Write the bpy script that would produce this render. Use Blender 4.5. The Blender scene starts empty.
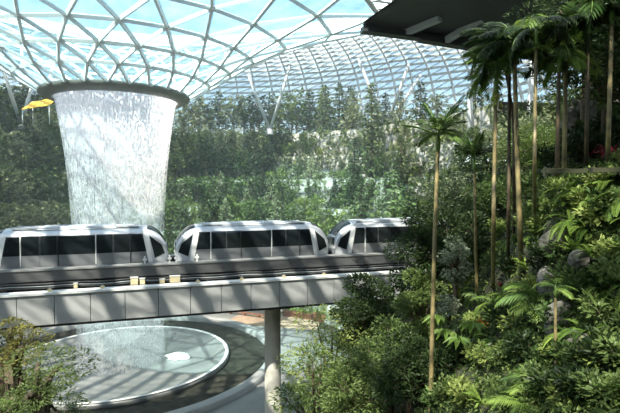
import bpy, math, random
import numpy as np
from mathutils import Vector, Matrix

random.seed(7)
rng = np.random.default_rng(7)
PI = math.pi
sc = bpy.context.scene
COL = sc.collection

# ------------------------------------------------------------------ camera
W, H, F = 620, 413, 480.0
ZC = 20.2                                   # eye height above the pool plaza
PITCH = math.atan((206.5 - 187) / F)
cam = bpy.data.cameras.new('camera')
cam.sensor_width = 36
cam.lens = F / W * 36
cam.clip_end = 1000
co = bpy.data.objects.new('camera', cam)
COL.objects.link(co)
co.location = (0, 0, ZC)
co.rotation_euler = (PI / 2 - PITCH, 0, 0)
sc.camera = co


def at(px, py, Y):
    """a point of the place seen at a measured position of the photograph, at distance Y"""
    u, v = (px - 310) / F, (206.5 - py) / F
    c, s = math.cos(PITCH), math.sin(PITCH)
    dy, dz = c + s * v, -s + c * v
    return Vector((u / dy * Y, Y, ZC + dz / dy * Y))


def pxof(p):
    c, s = math.cos(PITCH), math.sin(PITCH)
    x, y, z = p[0], p[1], p[2] - ZC
    d = c * y - s * z
    return 310 + F * x / d


# ------------------------------------------------------------------ mesh helpers
class MB:
    def __init__(self):
        self.v, self.f, self.m, self.s = [], [], [], []

    def add(self, vs, fs, mi=0, smooth=False):
        b = len(self.v)
        self.v.extend([tuple(p) for p in vs])
        for f in fs:
            self.f.append(tuple(i + b for i in f))
            self.m.append(mi)
            self.s.append(smooth)

    def box(self, lo, hi, mi=0):
        x0, y0, z0 = lo
        x1, y1, z1 = hi
        self.add([(x0, y0, z0), (x1, y0, z0), (x1, y1, z0), (x0, y1, z0), (x0, y0, z1), (x1, y0, z1), (x1, y1, z1), (x0, y1, z1)],
                 [(0, 3, 2, 1), (4, 5, 6, 7), (0, 1, 5, 4), (1, 2, 6, 5), (2, 3, 7, 6), (3, 0, 4, 7)], mi)

    def bar(self, p, q, w, d, up=(0, 0, 1), mi=0):
        p, q, up = Vector(p), Vector(q), Vector(up)
        t = (q - p)
        if t.length < 1e-6:
            return
        t.normalize()
        a = t.cross(up)
        if a.length < 1e-4:
            a = t.cross(Vector((1, 0, 0)))
        a.normalize()
        b = a.cross(t)
        a, b = a * w / 2, b * d / 2
        self.add([p - a - b, p + a - b, p + a + b, p - a + b, q - a - b, q + a - b, q + a + b, q - a + b],
                 [(0, 1, 2, 3), (7, 6, 5, 4), (4, 5, 1, 0), (5, 6, 2, 1), (6, 7, 3, 2), (7, 4, 0, 3)], mi)

    def tube(self, path, rad, n=8, mi=0, cap=True):
        pts = [Vector(p) for p in path]
        N = len(pts)
        if not hasattr(rad, '__len__'):
            rad = [rad] * N
        vs, fs = [], []
        ref = Vector((0.31, 0.95, 0.05))
        for i, p in enumerate(pts):
            t = (pts[min(i + 1, N - 1)] - pts[max(i - 1, 0)]).normalized()
            a = t.cross(ref)
            if a.length < 1e-3:
                a = t.cross(Vector((1, 0, 0)))
            a.normalize()
            b = t.cross(a)
            for k in range(n):
                an = 2 * PI * k / n
                vs.append(p + (a * math.cos(an) + b * math.sin(an)) * rad[i])
        for i in range(N - 1):
            for k in range(n):
                k2 = (k + 1) % n
                fs.append((i * n + k, i * n + k2, (i + 1) * n + k2, (i + 1) * n + k))
        if cap:
            fs.append(tuple(range(n - 1, -1, -1)))
            fs.append(tuple((N - 1) * n + k for k in range(n)))
        self.add(vs, fs, mi, True)

    def grid(self, P, mi=0, smooth=True, close_u=False, flip=False):
        """P: rows of points"""
        nr, nc = len(P), len(P[0])
        fs = []
        for i in range(nr - 1):
            for j in range(nc if close_u else nc - 1):
                j2 = (j + 1) % nc
                q = (i * nc + j, i * nc + j2, (i + 1) * nc + j2, (i + 1) * nc + j)
                fs.append(q[::-1] if flip else q)
        self.add([p for r in P for p in r], fs, mi, smooth)

    def lathe(self, prof, n=48, center=(0, 0), mi=0):
        P = [[(center[0] + r * math.cos(2 * PI * k / n), center[1] + r * math.sin(2 * PI * k / n), z) for k in range(n)] for r, z in prof]
        self.grid(P, mi, True, True)

    def leaves(self, verts, faces, mi=0):
        self.add(verts, faces, mi, False)

    def mesh(self, name, mats):
        me = bpy.data.meshes.new(name)
        me.from_pydata(self.v, [], self.f)
        for m in (mats if isinstance(mats, (list, tuple)) else [mats]):
            me.materials.append(m)
        me.polygons.foreach_set('material_index', self.m)
        me.polygons.foreach_set('use_smooth', self.s)
        me.update()
        return me

    def build(self, name, mats, parent=None, loc=None):
        o = bpy.data.objects.new(name, self.mesh(name, mats))
        COL.objects.link(o)
        if parent is not None:
            o.parent = parent
        if loc is not None:
            o.location = loc
        return o


def empty(name, loc=(0, 0, 0), rz=0.0):
    o = bpy.data.objects.new(name, None)
    COL.objects.link(o)
    o.location = loc
    o.rotation_euler = (0, 0, rz)
    o.empty_display_size = 0.2
    return o


def tag(o, label, cat, group=None):
    o['label'] = label
    o['category'] = cat
    if group:
        o['group'] = group
    return o


def kind(o, k):
    o['kind'] = k
    return o


def kids(o):
    return [c for c in bpy.data.objects if c.parent == o]


PROTO_KIDS = {}


def copy_tree(o, parent=None):
    c = o.copy()
    COL.objects.link(c)
    c.parent = parent
    if o.name not in PROTO_KIDS:
        PROTO_KIDS[o.name] = kids(o)
    for ch in PROTO_KIDS[o.name]:
        copy_tree(ch, c)
    return c


class Proto:
    """first use places the original itself, later uses place copies of it and of its parts"""
    def __init__(self, o):
        self.o, self.used = o, False
        PROTO_KIDS[o.name] = kids(o)
        for k in PROTO_KIDS[o.name]:
            PROTO_KIDS[k.name] = kids(k)

    def place(self, loc, rz=0.0, s=1.0, tilt=(0, 0), sz=None):
        o = self.o if not self.used else copy_tree(self.o)
        self.used = True
        o.location = loc
        o.rotation_euler = (tilt[0], tilt[1], rz)
        o.scale = (s, s, s if sz is None else sz)
        return o


ONES = 'zeroth first second third fourth fifth sixth seventh eighth ninth tenth eleventh twelfth thirteenth fourteenth fifteenth sixteenth seventeenth eighteenth nineteenth'.split()
TENS = {2: 'twent', 3: 'thirt', 4: 'fort', 5: 'fift', 6: 'sixt', 7: 'sevent', 8: 'eight', 9: 'ninet'}


def ordinal(n):
    if n < 20:
        return ONES[n]
    t, u = divmod(n, 10)
    return TENS[t] + 'ieth' if u == 0 else TENS[t] + 'y-' + ONES[u]


ROWS = {}


def in_row(o, key, desc, where, cat, group, order):
    ROWS.setdefault((key, desc), []).append((order, o, where, cat, group))


def label_rows():
    for (key, desc), lst in ROWS.items():
        lst.sort(key=lambda t: t[0])
        for i, (_, o, where, cat, group) in enumerate(lst):
            tag(o, '%s %s %s' % (ordinal(i + 1), desc, where) if len(lst) > 1 else '%s %s' % (desc, where.split(' counting ')[0]), cat, group)


# ------------------------------------------------------------------ materials
def new_mat(name):
    m = bpy.data.materials.new(name)
    m.use_nodes = True
    nt = m.node_tree
    nt.nodes.clear()
    out = nt.nodes.new('ShaderNodeOutputMaterial')
    return m, nt, out


def simple(name, col, rough=0.6, metal=0.0, noise=0.0, nscale=6.0, spec=0.5, col2=None, bump=0.0):
    m, nt, out = new_mat(name)
    b = nt.nodes.new('ShaderNodeBsdfPrincipled')
    b.inputs['Base Color'].default_value = (*col, 1)
    b.inputs['Roughness'].default_value = rough
    b.inputs['Metallic'].default_value = metal
    b.inputs['Specular IOR Level'].default_value = spec
    if noise or col2 or bump:
        tc = nt.nodes.new('ShaderNodeTexCoord')
        n = nt.nodes.new('ShaderNodeTexNoise')
        n.inputs['Scale'].default_value = nscale
        n.inputs['Detail'].default_value = 6
        nt.links.new(tc.outputs['Object'], n.inputs['Vector'])
        if noise or col2:
            mx = nt.nodes.new('ShaderNodeMix')
            mx.data_type = 'RGBA'
            c2 = col2 or tuple(c * (1 - noise) for c in col)
            mx.inputs[6].default_value = (*col, 1)
            mx.inputs[7].default_value = (*c2, 1)
            r = nt.nodes.new('ShaderNodeMapRange')
            r.inputs[1].default_value = 0.35
            r.inputs[2].default_value = 0.65
            nt.links.new(n.outputs['Fac'], r.inputs[0])
            nt.links.new(r.outputs[0], mx.inputs[0])
            nt.links.new(mx.outputs[2], b.inputs['Base Color'])
        if bump:
            bp = nt.nodes.new('ShaderNodeBump')
            bp.inputs['Strength'].default_value = bump
            bp.inputs['Distance'].default_value = 0.1
            nt.links.new(n.outputs['Fac'], bp.inputs['Height'])
            nt.links.new(bp.outputs[0], b.inputs['Normal'])
    nt.links.new(b.outputs[0], out.inputs[0])
    return m


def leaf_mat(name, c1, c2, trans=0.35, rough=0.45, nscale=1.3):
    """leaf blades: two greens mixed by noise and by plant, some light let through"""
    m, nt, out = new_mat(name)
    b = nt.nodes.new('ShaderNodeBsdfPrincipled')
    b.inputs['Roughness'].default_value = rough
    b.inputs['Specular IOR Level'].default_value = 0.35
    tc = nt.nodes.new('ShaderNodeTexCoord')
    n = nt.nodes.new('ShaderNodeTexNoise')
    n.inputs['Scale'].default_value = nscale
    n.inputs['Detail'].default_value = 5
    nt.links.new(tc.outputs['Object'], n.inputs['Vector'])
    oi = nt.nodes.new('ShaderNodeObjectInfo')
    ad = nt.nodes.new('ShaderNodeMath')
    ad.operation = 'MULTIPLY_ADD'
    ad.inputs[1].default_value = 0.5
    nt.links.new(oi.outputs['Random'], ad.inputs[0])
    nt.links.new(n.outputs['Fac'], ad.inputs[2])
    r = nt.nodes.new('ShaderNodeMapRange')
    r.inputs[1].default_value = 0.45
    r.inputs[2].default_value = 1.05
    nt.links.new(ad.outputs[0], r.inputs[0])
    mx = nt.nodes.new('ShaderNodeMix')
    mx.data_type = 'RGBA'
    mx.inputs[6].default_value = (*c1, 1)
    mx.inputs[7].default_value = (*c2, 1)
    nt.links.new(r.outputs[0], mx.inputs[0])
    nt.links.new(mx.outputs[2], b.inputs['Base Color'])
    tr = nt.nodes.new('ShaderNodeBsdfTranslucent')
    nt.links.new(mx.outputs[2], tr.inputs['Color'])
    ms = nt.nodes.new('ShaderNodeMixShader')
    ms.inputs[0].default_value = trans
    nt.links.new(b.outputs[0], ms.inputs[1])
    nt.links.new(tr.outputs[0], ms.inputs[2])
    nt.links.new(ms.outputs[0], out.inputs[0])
    return m


def glass_mat(name, tint, veil, gloss=0.10, haze=(0.62, 0.86, 0.92)):
    m, nt, out = new_mat(name)
    t = nt.nodes.new('ShaderNodeBsdfTransparent')
    t.inputs['Color'].default_value = (*tint, 1)
    g = nt.nodes.new('ShaderNodeBsdfGlossy')
    g.inputs['Roughness'].default_value = 0.08
    d = nt.nodes.new('ShaderNodeBsdfTranslucent')
    d.inputs['Color'].default_value = (*haze, 1)
    d2 = nt.nodes.new('ShaderNodeBsdfDiffuse')
    d2.inputs['Color'].default_value = (*haze, 1)
    m0 = nt.nodes.new('ShaderNodeMixShader')
    m0.inputs[0].default_value = 0.4
    nt.links.new(d.outputs[0], m0.inputs[1])
    nt.links.new(d2.outputs[0], m0.inputs[2])
    m1 = nt.nodes.new('ShaderNodeMixShader')
    m1.inputs[0].default_value = gloss
    nt.links.new(t.outputs[0], m1.inputs[1])
    nt.links.new(g.outputs[0], m1.inputs[2])
    m2 = nt.nodes.new('ShaderNodeMixShader')
    # cloudy veil over the panes, a pale haze put into their colour
    tc = nt.nodes.new('ShaderNodeTexCoord')
    n = nt.nodes.new('ShaderNodeTexNoise')
    n.inputs['Scale'].default_value = 0.6
    n.inputs['Detail'].default_value = 8
    n.inputs['Roughness'].default_value = 0.7
    nt.links.new(tc.outputs['Object'], n.inputs['Vector'])
    r = nt.nodes.new('ShaderNodeMapRange')
    r.inputs[1].default_value = 0.35
    r.inputs[2].default_value = 0.7
    r.inputs[3].default_value = veil * 0.4
    r.inputs[4].default_value = veil * 1.8
    nt.links.new(n.outputs['Fac'], r.inputs[0])
    nt.links.new(r.outputs[0], m2.inputs[0])
    nt.links.new(m1.outputs[0], m2.inputs[1])
    nt.links.new(m0.outputs[0], m2.inputs[2])
    nt.links.new(m2.outputs[0], out.inputs[0])
    return m


M = {}
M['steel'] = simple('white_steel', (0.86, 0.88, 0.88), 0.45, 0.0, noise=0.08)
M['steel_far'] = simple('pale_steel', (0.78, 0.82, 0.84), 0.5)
M['strut'] = simple('light_grey_strut', (0.48, 0.51, 0.52), 0.5)
M['ring'] = simple('grey_ring', (0.27, 0.27, 0.25), 0.5, 0.2, noise=0.15, nscale=2)
M['glass'] = glass_mat('roof_glass', (0.62, 0.86, 0.92), 0.14)
M['glass_far'] = glass_mat('vault_glass', (0.92, 0.97, 0.98), 0.34, .10, (0.90, 0.94, 0.95))
M['dark_roof'] = simple('dark_soffit', (0.035, 0.04, 0.045), 0.5)
M['grey_beam'] = simple('grey_beam', (0.35, 0.38, 0.39), 0.5)
M['concrete'] = simple('girder_panel', (0.37, 0.38, 0.375), 0.7, noise=0.12, nscale=0.8)
M['concrete_pale'] = simple('white_coping', (0.72, 0.73, 0.72), 0.6)
M['concrete_dark'] = simple('track_bed', (0.05, 0.05, 0.05), 0.8, noise=0.3, nscale=1.5)
M['rail_grey'] = simple('plinth_grey', (0.085, 0.088, 0.088), 0.6, noise=0.2, nscale=1.2)
M['beam_cap'] = simple('worn_grey_cap', (0.24, 0.245, 0.24), 0.7, noise=0.2, nscale=1.0)
M['pier'] = simple('pier_concrete', (0.52, 0.50, 0.44), 0.75, noise=0.15, nscale=1.5)
M['paving'] = simple('pale_paving', (0.27, 0.27, 0.26), 0.7, noise=0.15, nscale=0.7)
M['kerb'] = simple('pale_kerb', (0.36, 0.36, 0.35), 0.6, noise=0.1, nscale=0.9)
M['basin'] = simple('wet_acrylic', (0.25, 0.255, 0.25), 0.3, noise=0.25, nscale=0.35, spec=0.6)
M['dark_stone'] = simple('wet_dark_stone', (0.018, 0.02, 0.017), 0.55, col2=(0.05, 0.048, 0.036), nscale=1.2, bump=0.5, spec=0.2)
M['soil'] = simple('soil', (0.035, 0.032, 0.02), 0.95, col2=(0.05, 0.06, 0.025), nscale=1.0)
M['rock'] = simple('grey_rock', (0.20, 0.19, 0.17), 0.9, col2=(0.06, 0.065, 0.045), nscale=4, bump=1.0, spec=.2)
M['timber'] = simple('red_brown_timber', (0.30, 0.13, 0.07), 0.6, noise=0.3, nscale=3)
M['yellow'] = simple('yellow_cloth', (0.85, 0.50, 0.06), 0.7)
M['cream'] = simple('cream_enamel', (0.72, 0.60, 0.36), 0.5)
M['white_paint'] = simple('white_paint', (0.78, 0.78, 0.76), 0.4)
M['car'] = simple('silver_paint', (0.56, 0.58, 0.61), 0.28, 0.35)
M['car_roof'] = simple('roof_paint', (0.62, 0.65, 0.69), 0.35, 0.2)
M['car_dark'] = simple('black_gasket', (0.012, 0.013, 0.015), 0.35)
M['car_skirt_shade'] = simple('shaded_skirt_grey', (0.20, 0.21, 0.22), 0.4, 0.3)  # grey carries the shade of the lower car side
M['car_door'] = simple('grey_door', (0.23, 0.24, 0.25), 0.4, 0.3)
M['car_glass'] = simple('tinted_glass', (0.012, 0.016, 0.018), 0.06, spec=0.5)
M['car_red'] = simple('red_emblem', (0.55, 0.03, 0.03), 0.4)
M['seat_red'] = simple('orange_seat', (0.45, 0.12, 0.05), 0.6)
M['rubber'] = simple('rubber', (0.02, 0.02, 0.02), 0.8)
M['bark'] = simple('brown_bark', (0.13, 0.095, 0.06), 0.85, col2=(0.06, 0.045, 0.03), nscale=8)
M['bark_grey'] = simple('grey_bark', (0.20, 0.18, 0.15), 0.85, col2=(0.10, 0.09, 0.07), nscale=8)
M['cane'] = simple('yellow_cane', (0.34, 0.27, 0.12), 0.5, col2=(0.13, 0.11, 0.06), nscale=3)
M['cane_dark'] = simple('dark_cane', (0.12, 0.085, 0.045), 0.6, col2=(0.05, 0.04, 0.025), nscale=3)
M['shaft'] = simple('green_crownshaft', (0.16, 0.26, 0.06), 0.4)
M['fruit'] = simple('yellow_green_fruit', (0.38, 0.42, 0.08), 0.5)
M['L_dark'] = leaf_mat('deep_green_leaf', (0.018, 0.038, 0.013), (0.058, 0.095, 0.03))
M['L_mid'] = leaf_mat('green_leaf', (0.06, 0.11, 0.032), (0.19, 0.26, 0.08))
M['L_light'] = leaf_mat('yellow_green_leaf', (0.12, 0.19, 0.045), (0.34, 0.40, 0.12))
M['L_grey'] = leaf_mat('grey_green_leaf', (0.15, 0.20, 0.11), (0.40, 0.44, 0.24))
M['L_conifer'] = leaf_mat('conifer_needle', (0.055, 0.10, 0.05), (0.20, 0.26, 0.11), 0.2, 0.6)
M['L_fern'] = leaf_mat('fern_leaf', (0.12, 0.22, 0.045), (0.30, 0.42, 0.09), 0.45)
M['L_palm'] = leaf_mat('palm_leaf', (0.05, 0.11, 0.03), (0.15, 0.23, 0.06), 0.3)
M['L_red'] = leaf_mat('crimson_leaf', (0.15, 0.02, 0.035), (0.36, 0.06, 0.09), 0.4)
M['L_orange'] = leaf_mat('orange_leaf', (0.40, 0.14, 0.03), (0.55, 0.28, 0.05), 0.4)
M['L_pale'] = leaf_mat('pale_leaf', (0.22, 0.27, 0.17), (0.42, 0.46, 0.34), 0.3)
M['L_gold'] = leaf_mat('gold_leaf', (0.20, 0.20, 0.05), (0.42, 0.38, 0.11), 0.4)


def stone_wall_mat():
    m, nt, out = new_mat('terrace_stone')
    N, Lk = nt.nodes.new, nt.links.new
    b = N('ShaderNodeBsdfPrincipled')
    b.inputs['Roughness'].default_value = 0.9
    tc = N('ShaderNodeTexCoord')
    mp = N('ShaderNodeMapping')
    mp.inputs['Scale'].default_value = (0.5, 0.5, 1.1)
    Lk(tc.outputs['Object'], mp.inputs[0])
    v = N('ShaderNodeTexVoronoi')
    v.inputs['Scale'].default_value = 0.9
    Lk(mp.outputs[0], v.inputs['Vector'])
    n = N('ShaderNodeTexNoise')
    n.inputs['Scale'].default_value = 0.7
    n.inputs['Detail'].default_value = 8
    Lk(tc.outputs['Object'], n.inputs['Vector'])
    r = N('ShaderNodeValToRGB')
    r.color_ramp.elements[0].color = (0.36, 0.35, 0.32, 1)
    r.color_ramp.elements[1].color = (0.62, 0.61, 0.58, 1)
    Lk(v.outputs['Color'], r.inputs[0])
    r2 = N('ShaderNodeValToRGB')
    r2.color_ramp.elements[0].position = 0.45
    r2.color_ramp.elements[1].position = 0.58
    mx = N('ShaderNodeMix')
    mx.data_type = 'RGBA'
    mx.inputs[7].default_value = (0.12, 0.15, 0.07, 1)
    Lk(n.outputs['Fac'], r2.inputs[0])
    Lk(r2.outputs[0], mx.inputs[0])
    Lk(r.outputs[0], mx.inputs[6])
    Lk(mx.outputs[2], b.inputs['Base Color'])
    bp = N('ShaderNodeBump')
    bp.inputs['Strength'].default_value = 0.8
    bp.inputs['Distance'].default_value = 0.2
    Lk(v.outputs['Distance'], bp.inputs['Height'])
    Lk(bp.outputs[0], b.inputs['Normal'])
    Lk(b.outputs[0], out.inputs[0])
    return m


M['stone'] = stone_wall_mat()


def water_mat(name, seed, a_top, a_bot, ztop, zbot):
    """falling water: bright droplets and strands, clear gaps between them; it breaks up on the way down"""
    m, nt, out = new_mat(name)
    N, Lk = nt.nodes.new, nt.links.new
    uv = N('ShaderNodeUVMap')
    mp = N('ShaderNodeMapping')
    mp.inputs['Scale'].default_value = (200, 16, 1)
    mp.inputs['Location'].default_value = (seed * 3.7, seed * 1.3, seed)
    Lk(uv.outputs[0], mp.inputs[0])
    n1 = N('ShaderNodeTexNoise')
    n1.inputs['Scale'].default_value = 1.0
    n1.inputs['Detail'].default_value = 2
    Lk(mp.outputs[0], n1.inputs['Vector'])
    mp2 = N('ShaderNodeMapping')
    mp2.inputs['Scale'].default_value = (170, 70, 1)
    mp2.inputs['Location'].default_value = (seed, seed * 2.3, seed * 5)
    Lk(uv.outputs[0], mp2.inputs[0])
    n2 = N('ShaderNodeTexNoise')
    n2.inputs['Scale'].default_value = 1.0
    n2.inputs['Detail'].default_value = 1
    Lk(mp2.outputs[0], n2.inputs['Vector'])
    av = N('ShaderNodeMath')
    av.operation = 'ADD'
    Lk(n1.outputs['Fac'], av.inputs[0])
    Lk(n2.outputs['Fac'], av.inputs[1])
    sp = N('ShaderNodeMapRange')          # contrast between droplets and gaps
    sp.inputs[1].default_value = 0.84
    sp.inputs[2].default_value = 1.18
    sp.inputs[3].default_value = 0.05
    sp.inputs[4].default_value = 2.3
    Lk(av.outputs[0], sp.inputs[0])
    sx = N('ShaderNodeSeparateXYZ')
    Lk(uv.outputs[0], sx.inputs[0])
    rp = N('ShaderNodeValToRGB')          # v runs 0 at the lip to 1 at the pool
    e = rp.color_ramp.elements
    a_ = a_top
    e[0].position = 0.0
    e[0].color = (a_, a_, a_, 1)
    e[1].position = 1.0
    e[1].color = (a_ * .18, a_ * .18, a_ * .18, 1)
    for pos, k in ((.05, .95), (.13, .55), (.28, .31), (.45, .22), (.62, .19), (.75, .18)):
        el = e.new(pos)
        el.color = (a_ * k, a_ * k, a_ * k, 1)
    Lk(sx.outputs['Y'], rp.inputs[0])
    ad = N('ShaderNodeMath')
    ad.operation = 'MULTIPLY'
    ad.use_clamp = True
    Lk(rp.outputs[0], ad.inputs[0])
    Lk(sp.outputs[0], ad.inputs[1])
    d = N('ShaderNodeBsdfDiffuse')
    d.inputs['Color'].default_value = (0.96, 0.96, 0.98, 1)
    t2 = N('ShaderNodeBsdfTranslucent')
    t2.inputs['Color'].default_value = (0.96, 0.96, 0.98, 1)
    m0 = N('ShaderNodeMixShader')
    m0.inputs[0].default_value = 0.5
    Lk(d.outputs[0], m0.inputs[1])
    Lk(t2.outputs[0], m0.inputs[2])
    t = N('ShaderNodeBsdfTransparent')
    ms = N('ShaderNodeMixShader')
    Lk(ad.outputs[0], ms.inputs[0])
    Lk(t.outputs[0], ms.inputs[1])
    Lk(m0.outputs[0], ms.inputs[2])
    Lk(ms.outputs[0], out.inputs[0])
    return m


# ------------------------------------------------------------------ the roof
CX, CY = -21.8, 54.8
NEAR = [(0, 7.8, 10.3), (.10, 12, 12.4), (.2, 17, 14.6), (.33, 27, 16.3), (.55, 42, 17.2), (.75, 56, 17.6), (1, 74, 17.2)]
FAR = [(0, 7.8, 10.3), (.10, 12, 13.0), (.2, 17, 17), (.33, 25, 22.5), (.5, 38, 28.5), (.64, 48, 30.6), (.74, 55, 29.5), (.84, 61, 25.5), (.93, 64.5, 18.5), (1, 65.5, 9.5)]


def curve_at(pts, u):
    n = len(pts)
    for i in range(n - 1):
        if u <= pts[i + 1][0] or i == n - 2:
            break
    p0, p1, p2, p3 = pts[max(i - 1, 0)], pts[i], pts[i + 1], pts[min(i + 2, n - 1)]
    t = (u - p1[0]) / (p2[0] - p1[0])
    res = []
    for k in (1, 2):
        m1 = (p2[k] - p0[k]) / (p2[0] - p0[0]) * (p2[0] - p1[0])
        m2 = (p3[k] - p1[k]) / (p3[0] - p1[0]) * (p2[0] - p1[0])
        t2, t3 = t * t, t * t * t
        res.append((2 * t3 - 3 * t2 + 1) * p1[k] + (t3 - 2 * t2 + t) * m1 + (-2 * t3 + 3 * t2) * p2[k] + (t3 - t2) * m2)
    return res


CAMDIR = math.atan2(-CY, -CX)


def roof_pt(u, th):
    al = abs((th - CAMDIR + PI) % (2 * PI) - PI)
    w = min(1, max(0, (math.degrees(al) - 52) / 68))
    w = w * w * (3 - 2 * w)
    a, b = curve_at(NEAR, u), curve_at(FAR, u)
    r = a[0] + (b[0] - a[0]) * w
    z = a[1] + (b[1] - a[1]) * w
    return Vector((CX + r * math.cos(th), CY + r * math.sin(th), ZC + z))


def roof_zone(us, n, steel, glass, wd, dp, hoop=None, name='ceiling'):
    S, G = MB(), MB()
    rows = []
    for k, u in enumerate(us):
        rows.append([roof_pt(u, 2 * PI * (j + 0.5 * (k % 2)) / n) for j in range(n)])
    cen = Vector((CX, CY, ZC - 10))
    hw, hd = hoop or (wd, dp)
    for k in range(len(us)):
        for j in range(n):
            p = rows[k][j]
            up = (p - cen)
            up.z = abs(up.z) + 6
            up.normalize()
            S.bar(p, rows[k][(j + 1) % n], hw, hd, up)
            if k + 1 < len(us):
                j2 = (j - 1) % n if k % 2 == 0 else (j + 1) % n
                S.bar(p, rows[k + 1][j], wd, dp, up)
                S.bar(p, rows[k + 1][j2], wd, dp, up)
    for k in range(len(us) - 1):
        base, nb = rows[k], rows[k + 1]
        for j in range(n):
            a, b = base[j], base[(j + 1) % n]
            if k % 2 == 0:
                G.add([a, b, nb[j]], [(0, 1, 2)])
                G.add([a, nb[j], nb[(j - 1) % n]], [(0, 1, 2)])
            else:
                G.add([a, b, nb[(j + 1) % n]], [(0, 1, 2)])
                G.add([a, nb[(j + 1) % n], nb[j]], [(0, 1, 2)])
    kind(S.build(name, steel), 'structure')
    kind(G.build('window_1' if name == 'ceiling' and glass is M['glass'] else 'window_2', glass), 'structure')


us_a = [0, .06, .115, .17, .23, .295, .365]
roof_zone(us_a, 24, M['steel'], M['glass'], 0.24, 0.34)
us_b = [.365 + (1 - .365) * (i / 34) ** .9 for i in range(35)]


def vault(us, n):
    """the outer vault: meridian ribs that curve down, close horizontal purlins, one set of diagonals"""
    S, G, R = MB(), MB(), MB()
    rows = [[roof_pt(u, 2 * PI * j / n) for j in range(n)] for u in us]
    cen = Vector((CX, CY, ZC - 10))
    for k in range(len(us)):
        for j in range(n):
            p = rows[k][j]
            up = p - cen
            up.z = abs(up.z) * 0.6 + 4
            up.normalize()
            g = 0.45 if p.y < 33 else 1.0
            rw = 0.30 if p.y >= 33 else (0.70 if p.x > -7 else 0.80)  # unseen near side: ribs widened and purlins thinned to shape the sun stripes
            S.bar(p, rows[k][(j + 1) % n], 0.46 * g, 0.22 * g, up)
            if k + 1 < len(us):
                R.bar(p, rows[k + 1][j], rw, 0.55 if g == 1 else 0.4, up)
                S.bar(p, rows[k + 1][(j + 1) % n], 0.20 * g, 0.22 * g, up)
    G.grid(rows, 0, False, True)
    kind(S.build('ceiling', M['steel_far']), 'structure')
    kind(R.build('ceiling', M['steel']), 'structure')
    kind(G.build('window_2', M['glass_far']), 'structure')


vault(us_b, 92)

# ring of the oculus and its lip
mb = MB()
mb.lathe([(7.95, ZC + 10.45), (7.95, ZC + 10.05), (7.4, ZC + 9.75), (6.75, ZC + 9.62), (6.55, ZC + 9.62), (6.5, ZC + 9.8), (6.5, ZC + 10.5), (7.95, ZC + 10.45)], 96, (CX, CY))
ring = mb.build('oculus_ring', M['ring'])
tag(ring, 'grey steel ring around the roof opening that the waterfall pours from', 'ring')
kind(ring, 'thing')

# dark roof edge high over the palms
mb = MB()
sa = [at(362, 29.5, 39.5), at(420, 37, 40.5), at(500, 50, 41.5), at(640, 70, 43)]
for i in range(3):
    a, b = sa[i], sa[i + 1]
    mb.bar(a, b, 0.9, 0.45 if i == 0 else 0.7)
    mb.add([a + Vector((0, 0, .35)), b + Vector((0, 0, .35)), b + Vector((0.5, -9, .75)), a + Vector((4.0 if i == 0 else 0.5, -9, .75))], [(0, 1, 2, 3)])
    mb.add([a + Vector((0, 0, .55)), b + Vector((0, 0, .55)), b + Vector((0.5, -9, .95)), a + Vector((4.0 if i == 0 else 0.5, -9, .95))], [(3, 2, 1, 0)])
kind(mb.build('ceiling', M['dark_roof']), 'structure')
for px0, py0, px1 in ((405, 33, 440), (447, 40, 482)):
    mb = MB()
    a = at(px0, py0, 40.2)
    b = at(px1, 18, 37.0)
    mb.bar(a, b, 0.45, 0.5)
    kind(mb.build('trim_1', M['grey_beam']), 'structure')

# ------------------------------------------------------------------ ground, plaza, pool
mb = MB()
mb.add([(-140, -30, 0), (140, -30, 0), (140, 150, 0), (-140, 150, 0)], [(0, 1, 2, 3)])
kind(mb.build('floor', M['soil']), 'structure')
mb = MB()
mb.lathe([(17.3, 0.04), (17.3, 0.16), (18.6, 0.22), (26.5, 0.22), (26.5, 0.0)], 96, (CX, CY))
kind(mb.build('path', M['paving']), 'structure')
mb = MB()
mb.lathe([(16.9, 0.05), (16.9, 0.75), (17.0, 0.8), (17.9, 0.8), (18.0, 0.75), (18.0, 0.2)], 128, (CX, CY))
o = mb.build('pool_kerb', M['kerb'])
tag(o, 'pale curved stone kerb around the dark moat of the pool', 'kerb')
kind(o, 'thing')
mb = MB()
mb.lathe([(17.0, 0.06), (16.0, 0.25), (15.6, 0.10), (14.6, 0.22), (14.2, 0.08), (13.1, 0.12), (11.9, 0.02)], 96, (CX, CY))
o = mb.build('stone_moat', M['dark_stone'])
tag(o, 'dark wet stone channel curving around the white pool basin', 'moat')
kind(o, 'thing')
# the white basin: rolled rim that dishes down to a drain
bas = empty('pool_basin', (CX, CY, 0))
tag(bas, 'big round white wet basin catching the waterfall', 'pool basin')
mb = MB()
mb.lathe([(12.2, 0.02), (12.3, 0.35), (12.2, 0.5), (11.9, 0.55), (11.6, 0.5), (10.2, 0.12), (7.5, -0.0 + 0.06), (4, 0.05), (1.2, 0.05), (0.02, 0.05)], 96)
mb.build('dish', M['basin'], bas)
mb = MB()
mb.lathe([(12.15, 0.53), (12.25, 0.62), (12.05, 0.66), (11.8, 0.58)], 96)
mb.build('rim', M['white_paint'], bas)
# splash foam where the column lands
for i, (dx, dy, r, lab) in enumerate(((6.2, 1.0, 0.9, 'bright white splash of foam on the sunny side of the pool basin'),)):
    mb = MB()
    P = []
    for a in range(7):
        el = PI / 2 * a / 6
        P.append([(r * math.cos(el) * (1 + .25 * math.sin(5 * b + a)) * math.cos(2 * PI * b / 20) * 1.5,
                   r * math.cos(el) * (1 + .25 * math.sin(3 * b + 2 * a)) * math.sin(2 * PI * b / 20), 0.7 * r * math.sin(el) + .05) for b in range(20)])
    mb.grid(P, 0, True, True)
    o = mb.build('water_splash', M['white_paint'], None, (CX + dx, CY + dy, 0.05))
    tag(o, lab, 'splash')
    kind(o, 'thing')

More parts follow.
